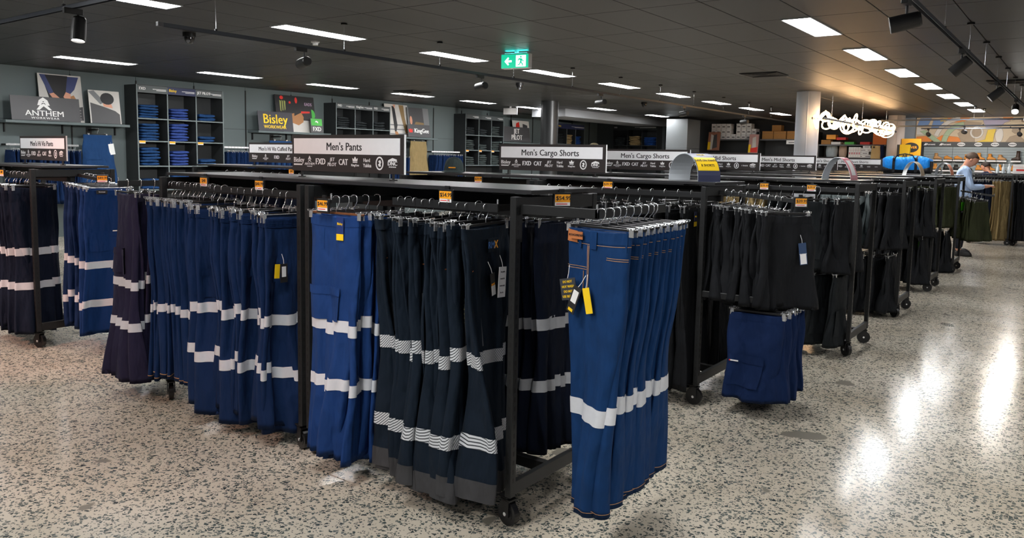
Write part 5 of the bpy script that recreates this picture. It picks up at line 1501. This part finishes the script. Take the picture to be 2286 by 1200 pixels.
# posters over the far shelving
for (x, w, z, m, label) in ((-10.35, .42, 1.98, mat('poster_rust', '#9c6b58', .5), 'rust and pink photo poster right of the grey clad block'), (-8.98, .32, 1.90, mat('poster_rose', '#b58b86', .5), 'rose photo poster with yellow and orange blocks by the dark shelving')):
    o = tag(MB().cbox(-w / 2, w / 2, 0, .012, 0, .62, .001).build('poster_board', m, None, (x, 25.3, z), (R(-8), 0, 0)), label, 'poster', 'posters at the far end')
    flat(o, 'print_figure', [(-w * .1, .05), (-w * .15, .5), (w * .2, .55), (w * .3, .1)], DKG if 'rust' in m.name else WH, 0)
    flat(o, 'print_block', [(-w * .5, .02), (-w * .5, .28), (-w * .28, .28), (-w * .28, .02)], M_YEL, -.0012)
    if 'rose' in m.name: flat(o, 'print_block', [(-w * .28, .02), (-w * .28, .16), (w * .45, .2), (w * .45, .02)], M_RED, -.0012)
    else: flat(o, 'print_block', [(-w * .28, .02), (-w * .28, .55), (-w * .05, .5), (-w * .12, .02)], WH, -.0012)
    t = thing('poster_easel', 'slim easel behind the %s poster' % ('rust' if 'rust' in m.name else 'rose'), 'easel', (x, 25.36, 0))
    MB().cbox(-.02, .02, .06, .09, 0, z + .3, .003).build('leg', M_CUB, t); MB().cbox(-w / 2, w / 2, -.07, .06, z - .03, z - .002, .003).build('ledge', M_CUB, t)

# mural and boot wall
mu = thing('mural', 'painted mural of abstract leaf and animal shapes in orange and cream', 'mural', (0, YF - .002, 0))
MB().box(-4.3, XR - .02, -.02, 0, 2.30, ZC - .004).build('panel', mat('mural_cream', '#cdbb9f', .6), mu)
MC = {k: mat('mural_' + k, v, .6) for k, v in dict(orange='#e8893a', yellow='#e6c64a', white='#d9d4cc', green='#a9bd9a', blue='#6f8fc0', taupe='#a8957e', lilac='#aba2b8', brown='#8d7a66', cream='#dcc9a8').items()}
def bl(pts, c, k=0):
    MB().prism(pts, -.0205 - .0008 * k, -.0212 - .0008 * k).build('painted_shape', MC[c], mu)
    n = len(pts)
    MB().tube([(x, -.0215 - .0008 * k, z) for x, z in pts], .004, 4, True).build('painted_outline', MC['brown'], mu)
def arc(cx, cz, r0, r1, a0, a1, n=12, sx=1.0):
    return [(cx + sx * r1 * math.cos(R(a0 + (a1 - a0) * i / n)), cz + r1 * math.sin(R(a0 + (a1 - a0) * i / n))) for i in range(n + 1)] + [(cx + sx * r0 * math.cos(R(a1 + (a0 - a1) * i / n)), cz + r0 * math.sin(R(a1 + (a0 - a1) * i / n))) for i in range(n + 1)]
Z0, Z1 = 2.305, 3.01
bl([(-4.28, Z0), (-4.28, 2.46), (-4.0, 2.48), (-3.75, Z0)], 'orange'); bl([(-3.9, Z0), (-3.6, 2.5), (-3.2, 2.45), (-2.95, Z0)], 'orange')
bl([(-4.28, 2.52), (-4.28, 2.75), (-3.95, 2.62), (-3.85, 2.5)], 'white', 1)
bl([(-4.28, 2.78), (-4.2, 3.0), (-3.9, 3.0), (-3.98, 2.8)], 'blue', 1); bl([(-3.9, 2.72), (-3.85, 2.95), (-3.6, 2.98), (-3.55, 2.72)], 'blue', 1)
bl(arc(-3.1, 2.30, .62, .74, 95, 165), 'white', 2); bl(arc(-2.95, 2.25, .52, .66, 100, 175), 'green', 3)
bl([(-4.2, 2.62), (-4.05, 2.66), (-3.6, Z0), (-3.8, Z0)], 'green', 2)
bl([(-3.5, 3.0), (-3.4, 2.88), (-3.1, 2.86), (-2.9, 3.0)], 'orange', 1); bl([(-3.7, 2.98), (-3.66, 2.9), (-3.52, 2.92), (-3.5, 3.0)], 'yellow', 2)
bl([(-3.4, 2.75), (-3.0, 2.9), (-2.6, 2.85), (-2.7, 2.7), (-3.1, 2.6)], 'taupe', 2)
bl([(-3.1, Z0), (-3.2, 2.55), (-3.0, 2.72), (-2.8, 2.72), (-2.75, Z0)], 'taupe', 1)
bl(ell(-2.72, 2.58, .17, .18, 20), 'white', 3); bl(ell(-2.72, 2.58, .12, .13, 18), 'taupe', 4)
bl([(-2.72, Z0), (-2.5, 2.38), (-2.45, 2.65), (-2.25, 2.68), (-2.3, Z0)], 'yellow', 2)
bl([(-2.6, 2.95), (-2.2, 2.99), (-1.9, 2.9), (-2.1, 2.76), (-2.5, 2.72)], 'lilac', 2); bl([(-2.1, 3.0), (-2.1, 2.94), (-1.9, 2.92), (-1.85, 3.0)], 'orange', 3)
bl([(-2.3, Z0), (-2.28, 2.55), (-2.05, 2.85), (-1.6, 3.0), (-1.2, 3.0), (-.9, 2.8), (-.8, Z0)], 'cream', 3)
bl(ell(-2.16, 2.5, .10, .22, 16), 'white', 4); bl(ell(-1.55, 2.90, .11, .05, 16), 'brown', 5); bl([(-1.85, 2.68), (-1.70, 2.72), (-1.65, 2.60), (-1.78, 2.54), (-1.86, 2.6)], 'taupe', 5)
bl([(-2.0, Z0), (-1.9, 2.45), (-1.7, 2.52), (-1.6, 2.4), (-1.5, Z0)], 'taupe', 4); bl([(-1.3, Z0), (-1.25, 2.5), (-1.0, 2.6), (-.8, 2.5), (-.75, Z0)], 'orange', 4)
bl([(-1.15, 3.0), (-1.1, 2.85), (-.8, 2.7), (-.6, 3.0)], 'yellow', 4); bl([(-.6, Z0), (-.5, 2.9), (.6, 2.9), (.8, Z0)], 'green', 1)
struct(MB().box(-4.64, -4.31, YF - .1, YF, 1.2, ZC - .002).build('trim_pillar', mat('pillar_grey', '#8b9299', .6)))

bw = thing('slat_wall', 'grey slatted boot wall under the mural', 'slat wall', (0, YF - .004, 0))
M_SLAT = mat('slat_grey', '#8f9b9e', .5)
for k in range(14):
    for a, b in ((-4.05, -3.30), (-3.29, -2.42), (-2.41, -1.5), (-1.49, -.6), (-.59, XR - .05)):
        MB().box(a, b, -.022, 0, 1.10 + k * .076, 1.10 + k * .076 + .07).build('slat', M_SLAT, bw)
hb = MB().cbox(-4.08, XR - .05, -.08, -.022, 2.165, 2.298, .003).build('header_board', mat('header_dark', '#2d3033', .5), bw)
for i, x in enumerate((-3.89, -3.48)):
    lettering(hb, 'Ascent', x + .02, -.0815, 2.23, .085, M_WHITE, .03, 1.0)
    flat(hb, 'emblem', [(x - .17, 2.20), (x - .12, 2.265), (x - .09, 2.265), (x - .10, 2.20)], M_WHITE, -.081)
for i, x in enumerate((-3.08, -2.65, -2.24, -1.82, -1.4, -1.0)):
    o = ell(x, 2.232, .10, .055, 24)
    flat(hb, 'oval_emblem', o, M_WHITE, -.081); flat(hb, 'oval_inner', ell(x, 2.232, .085, .022, 20), MATS['header_dark'], -.0824)
    lettering(hb, 'OLIVER', x, -.084, 2.232, .036, M_WHITE, .03, 1.0)

def boot_meshes(hi=.16):
    rings = []
    # foot: sections along x (toe +x), each a rounded loop in y,z
    secs = [(.145, .012, .03, .030), (.135, .035, .05, .045), (.10, .046, .065, .06), (.05, .046, .09, .08), (.0, .043, .12, .11), (-.04, .042, .15, .13), (-.09, .042, .12, .11), (-.125, .034, .10, .09), (-.135, .02, .08, .07)]
    for x, hw, ht, _ in secs:
        rings.append([(x, hw * math.copysign(abs(math.cos(2 * PI * k / 14)) ** .7, math.cos(2 * PI * k / 14)), .03 + max(0, ht * (.5 + .5 * math.copysign(abs(math.sin(2 * PI * k / 14)) ** .7, math.sin(2 * PI * k / 14))))) for k in range(14)])
    up = MB().loft(rings)
    sh = []
    for z, x, rx, ry in ((.06, -.05, .068, .042), (.12, -.052, .060, .042), (.12 + hi * .5, -.055, .056, .044), (.12 + hi, -.058, .060, .047), (.115 + hi, -.058, .052, .040), (.09 + hi, -.058, .050, .038)):
        sh.append([(x + rx * math.cos(2 * PI * k / 14), ry * math.sin(2 * PI * k / 14), z) for k in range(14)])
    up.loft(sh, False, True)
    so = MB()
    out = [(.155, 0), (.14, .035), (.09, .05), (.02, .046), (-.06, .044), (-.12, .04), (-.142, 0)]
    out += [(x, -y) for x, y in out[-2:0:-1]]
    n = len(out)
    so.add([(x, y, 0) for x, y in out] + [(x * .98, y * .98, .035) for x, y in out], [tuple(range(n - 1, -1, -1)), tuple(range(n, 2 * n))] + [(i, (i + 1) % n, n + (i + 1) % n, n + i) for i in range(n)])
    la = MB()
    for k in range(4):
        z = .10 + k * .03; x = .035 - k * .012
        la.tube([(x, -.03, z), (x + .012, 0, z + .012), (x, .03, z)], .005, 4)
    return up, so, la
_bm = {}
def boot(x, z, m, label, hi=.13, flip=0, y=YF - .16, sc=1.0):
    if (m.name, hi) not in _bm:
        u, s, l = boot_meshes(hi)
        _bm[(m.name, hi)] = (u.make('boot', m, True), s.make('sole', M_BLACKP), l.make('laces', M_STITCH))
    a, b, c = _bm[(m.name, hi)]
    o = tag(ob('work_boot', a, None, (x, y, z), (0, 0, flip)), label, 'boot', 'work boots on the boot wall'); o.scale = (sc,) * 3
    ob('sole', b, o)
    if hi > .05: ob('laces', c, o)
BT = mat('boot_tan', '#d08a34', .6, noise=.15); BW = mat('boot_wheat', '#b98a56', .6, noise=.15); BB = mat('boot_brown', '#3a2a22', .5, noise=.15); BK = mat('boot_black', '#1c1b1b', .45)
def ledge(x, z, lab):
    t = thing('boot_ledge', lab, 'ledge', (x, YF - .026, z), 0, 'small boot ledges'); MB().cbox(-.12, .12, -.22, 0, -.012, 0, .002).build('plate', M_BLACKP, t); MB().box(-.12, .12, -.224, -.22, -.03, .008).build('lip', M_WHITE, t)
tops = [(-3.65, BW, .14, 'wheat'), (-3.38, BT, .02, 'low tan'), (-3.12, BT, .02, 'low tan'), (-2.87, BT, .1, 'tan'), (-2.56, BT, .16, 'tall tan'), (-2.29, BT, .13, 'tan'), (-2.04, BW, .10, 'wheat'), (-1.70, BB, .24, 'tall dark brown'), (-1.35, BT, .13, 'tan'), (-1.0, BK, .13, 'black')]
for i, (x, m, hi, nm) in enumerate(tops):
    boot(x, 1.772, m, '%s %s boot from the left, upper row of the boot wall' % (ORD[i + 1], nm), hi, 0 if i != 7 else PI, sc=.78)
    ledge(x, 1.77, '%s boot ledge from the left, upper row' % ORD[i + 1])
lows = [(-3.66, BT, .13, 'tan'), (-3.38, BK, .1, 'black'), (-3.12, BK, .1, 'black'), (-2.86, BB, .1, 'brown'), (-2.56, BT, .1, 'tan'), (-2.29, BT, .13, 'tan'), (-2.04, BT, .13, 'tan'), (-1.70, BT, .1, 'tan'), (-1.35, BB, .1, 'brown')]
for i, (x, m, hi, nm) in enumerate(lows):
    boot(x, 1.472, m, '%s %s boot from the left, lower row of the boot wall' % (ORD[i + 1], nm), hi, 0, sc=.78)
    ledge(x, 1.47, '%s boot ledge from the left, lower row' % ORD[i + 1])

# far rack with navy, khaki and black pants
rX = rack(-1.98, -1.24, 18.7, 19.3, 'far rack at the right edge with navy and khaki pants', False, 21, rails=[(-1.96, -1.26, 18.75, 1.42)])
rY = rack(-1.20, -.3, 18.7, 19.3, 'far rack cut by the right edge with black jeans', False, 22, rails=[(-1.18, -.32, 18.75, 1.42)])
row('navy_plain', lsp(-1.93, -1.58, 8), 18.75, 1.42, 'dark navy pants', 'far rack at the right edge', 'navy pants on the far rack', yaw=R(60), seed=31)
row('beige_long', lsp(-1.52, -1.34, 4), 18.75, 1.42, 'khaki long pants', 'far rack at the right edge', 'khaki pants on the far rack', yaw=R(40), seed=32)
row('black_long', lsp(-1.12, -.7, 6), 18.75, 1.42, 'black jeans', 'rack cut by the right edge', 'black jeans on the far rack', yaw=R(50), seed=33)
shelf(-2.0, -.3, 18.78, 19.22, 'dark shelf board on the far racks at the right edge')
carton(-1.13, 19.0, 1.465, .30, .2, .19, M_WHITE, 'white box with a red band at the right edge', 'counter items', pr=M_RED)
for k in range(3):
    o = thing('bottle', '%s clear bottle from the left beside the white box' % ORD[k + 1], 'bottle', (-1.55 + .1 * k, 19.0, 1.465), 0, 'clear bottles on the far shelf')
    MB().loft([[(r * math.cos(2 * PI * q / 14), r * math.sin(2 * PI * q / 14), z) for q in range(14)] for r, z in ((.028, 0), (.03, .01), (.03, .12), (.012, .16), (.012, .18))]).build('body', mat('clear_plastic', '#c6d2d8', .15), o, smooth=True)
    MB().cyl((0, 0, .18), (0, 0, .2), .015, n=12).build('cap', M_WHITE, o)
# ------------------------------------------------------------------ people
def skin_mesh(name, pts, edges, m, parent, sub=2):
    """pts: (x,y,z,r or (rx,ry)); grows one continuous surface with a Skin modifier"""
    me = bpy.data.meshes.new(name)
    me.from_pydata([p[:3] for p in pts], edges, [])
    o = ob(name, me, parent)
    md = o.modifiers.new('skin', 'SKIN'); md.use_smooth_shade = True
    sv = me.skin_vertices[0].data
    for i, p in enumerate(pts):
        r = p[3]; sv[i].radius = r if isinstance(r, tuple) else (r, r)
    sv[0].use_root = True
    s = o.modifiers.new('subdivision', 'SUBSURF'); s.levels = sub; s.render_levels = sub
    dg = bpy.context.evaluated_depsgraph_get()
    nm = bpy.data.meshes.new_from_object(o.evaluated_get(dg))
    o.modifiers.clear(); o.data = nm; nm.materials.clear(); nm.materials.append(m)
    nm.polygons.foreach_set('use_smooth', [True] * len(nm.polygons))
    bpy.data.meshes.remove(me)
    return o

def hand(parts, wr, d, side, up):
    """palm and five finger chains appended to a point list; returns edges"""
def person(loc, rz, H, shirt, trousers, hair, label, head_pitch, arms, phone=False, head_turn=0):
    """local frame: facing -y, x to the figure's left-hand side... built at height H"""
    k = H / 1.8
    t = thing('person', label, 'person', loc, rz)
    P = []; E = []
    def v(x, y, z, r): P.append((x * k, y * k, z * k, (r[0] * k, r[1] * k) if isinstance(r, tuple) else r * k)); return len(P) - 1
    def e(*i):
        for a, b in zip(i, i[1:]): E.append((a, b))
    pel = v(0, 0, .98, (.15, .105)); wa = v(0, 0, 1.12, (.135, .10)); ch = v(0, .005, 1.32, (.155, .11)); sh = v(0, .01, 1.45, (.12, .08)); nk = v(0, 0, 1.53, .052)
    n = Vector((0, -math.sin(head_pitch), math.cos(head_pitch)))
    hb = Vector((0, -.015, 1.548)); he = []
    for d, r in ((.03, .078), (.10, .105), (.165, .098), (.212, .06)):
        q = hb + n * d + Vector((0, -.012, 0)); he.append(v(q.x, q.y, q.z, r))
    e(pel, wa, ch, sh, nk, *he)
    for s in (-1, 1):
        hp = v(s * .095, 0, .90, .095); kn = v(s * .105, -.015, .50, .062); an = v(s * .11, .02, .09, .045); to = v(s * .12, -.12, .035, .035)
        e(pel, hp, kn, an, to)
    wr = []
    for s in (-1, 1):
        (ex, ey, ez), (wx, wy, wz) = arms[s]
        a = v(s * .19, .01, 1.43, .058); b = v(s * ex, ey, ez, .044); c = v(s * wx, wy, wz, .03)
        e(sh, a, b, c)
        dr = (Vector((s * wx, wy, wz)) - Vector((s * ex, ey, ez))).normalized()
        pc = Vector((s * wx, wy, wz)) + dr * .05
        pm = v(pc.x, pc.y, pc.z, (.034, .018)); e(c, pm)
        lat = dr.cross(Vector((0, 0, 1))).normalized()
        for q, ln in ((-.028, .070), (-.010, .082), (.010, .078), (.027, .062)):
            b0 = pc + dr * .03 + lat * q; b1 = b0 + dr * ln * .5 + Vector((0, 0, -.008)); b2 = b1 + dr * ln * .4 + Vector((0, 0, -.022))
            i0 = v(*b0, .0095); i1 = v(*b1, .009); i2 = v(*b2, .0075); e(pm, i0, i1, i2)
        b0 = pc - dr * .01 + lat * (-s * .035); b1 = b0 + dr * .035 + lat * (-s * .015); i0 = v(*b0, .011); i1 = v(*b1, .009); e(pm, i0, i1)
        wr.append(pc * k)
    skin_mesh('body', P, E, M_SKIN, t)
    # clothing follows the same joints, a little fuller
    Q = []; F = []
    def u(x, y, z, r): Q.append((x * k, y * k, z * k, (r[0] * k, r[1] * k) if isinstance(r, tuple) else r * k)); return len(Q) - 1
    a0 = u(0, 0, .86, (.205, .15)); a1 = u(0, 0, 1.10, (.19, .14)); a2 = u(0, .012, 1.33, (.19, .148)); a3 = u(0, .018, 1.465, (.16, .118)); a4 = u(0, -.004, 1.555, .068)
    F += [(a0, a1), (a1, a2), (a2, a3), (a3, a4)]
    for s in (-1, 1):
        (ex, ey, ez), (wx, wy, wz) = arms[s]
        b0 = u(s * .20, .01, 1.445, .08); b1 = u(s * ex, ey, ez, .058); m_ = Vector((s * ex, ey, ez)).lerp(Vector((s * wx, wy, wz)), .86); b2 = u(*m_, .042)
        F += [(a3, b0), (b0, b1), (b1, b2)]
    skin_mesh('shirt', Q, F, shirt, t)
    Q.clear(); F.clear()
    c0 = u(0, 0, 1.08, (.18, .13))
    c1 = u(0, 0, .95, (.185, .135)); F.append((c0, c1))
    for s in (-1, 1):
        d0 = u(s * .098, 0, .86, .108); d1 = u(s * .106, -.012, .50, .078); d2 = u(s * .11, .02, .10, .062)
        F += [(c1, d0), (d0, d1), (d1, d2)]
    skin_mesh('trousers', Q, F, trousers, t)
    # head details
    M = Matrix.Translation(hb * k) @ Matrix.Rotation(head_pitch, 4, 'X') @ Matrix.Rotation(head_turn, 4, 'Z') @ Matrix.Scale(k, 4)
    def part(name, mb, m):
        o = MB(); o.add([M @ Vector(p) for p in mb.v], mb.f); return o.build(name, m, t, smooth=True)
    rings = []
    for j in range(8):
        a = -.35 + (PI / 2 + .35) * j / 7.3
        r = .100 * math.cos(a)
        rings.append([(r * .92 * math.cos(2 * PI * q / 20), .012 + r * 1.08 * math.sin(2 * PI * q / 20) * (1 if math.sin(2 * PI * q / 20) > 0 else .86), .135 + .112 * math.sin(a) + (.075 * (1 - j / 5) if math.sin(2 * PI * q / 20) < -.2 and j < 5 else 0)) for q in range(20)])
    part('hair', MB().loft(rings, True, True), hair)
    part('nose', MB().loft([[(.010 * math.cos(2 * PI * q / 8), -.070, .115 + .01 * math.sin(2 * PI * q / 8)) for q in range(8)], [(.013 * math.cos(2 * PI * q / 8), -.108, .082 + .010 * math.sin(2 * PI * q / 8)) for q in range(8)]]), M_SKIN)
    for s in (-1, 1):
        part('eye', MB().loft([[(s * .032 + r * math.cos(2 * PI * q / 8), -.084 + d, .118 + r * .6 * math.sin(2 * PI * q / 8)) for q in range(8)] for r, d in ((.004, -.004), (.011, 0), (.012, .01))]), mat('eye_dark', '#2a1d18', .3))
        part('ear', MB().loft([[(s * (.088 + d), .008 + r * .7 * math.cos(2 * PI * q / 10), .105 + r * math.sin(2 * PI * q / 10)) for q in range(10)] for r, d in ((.020, 0), (.030, .008), (.022, .016))]), M_SKIN)
    part('mouth', MB().box(-.022, .022, -.088, -.070, .045, .052), mat('lip', '#9c5a4e', .5))
    for s in (-1, 1):
        q = MB().loft([[(s * .12 * k + rx * k * math.cos(2 * PI * i / 14), (-.05 + ry * math.sin(2 * PI * i / 14)) * k, z * k) for i in range(14)] for rx, ry, z in ((.048, .14, 0), (.05, .145, .03), (.042, .12, .07), (.04, .06, .11))])
        q.build('shoe', BK, t, smooth=True)
    if phone:
        c = (wr[0] + wr[1]) / 2
        o = thing('phone', 'small pale tablet held by the person in the blue shirt', 'phone', loc, rz)
        MB().cbox(c.x - .06, c.x + .06, c.y - .07, c.y + .05, c.z + .012, c.z + .022, .003).build('case', M_WHITE, o)
    return t
person((-1.80, 15.95, 0), R(100), 1.88, fabric('shirt_sky', '#a9bfe0'), fabric('trouser_dark', '#1a1d26'), mat('hair_brown', '#4a3626', .7, bump=.4), 'person in a light blue shirt looking down at a tablet', R(38),
       {-1: ((.27, -.10, 1.17), (.11, -.33, 1.20)), 1: ((.27, -.10, 1.17), (.11, -.33, 1.20))}, True)
person((-1.95, 21.6, 0), R(-120), 1.74, fabric('shirt_navy', '#232c4a'), fabric('trouser_dark', '#1a1d26'), mat('hair_dark', '#2c211b', .7, bump=.4), 'person in a navy shirt with head bowed near the boot wall', R(30),
       {-1: ((.25, -.06, 1.15), (.12, -.28, 1.12)), 1: ((.25, -.06, 1.15), (.12, -.28, 1.12))})
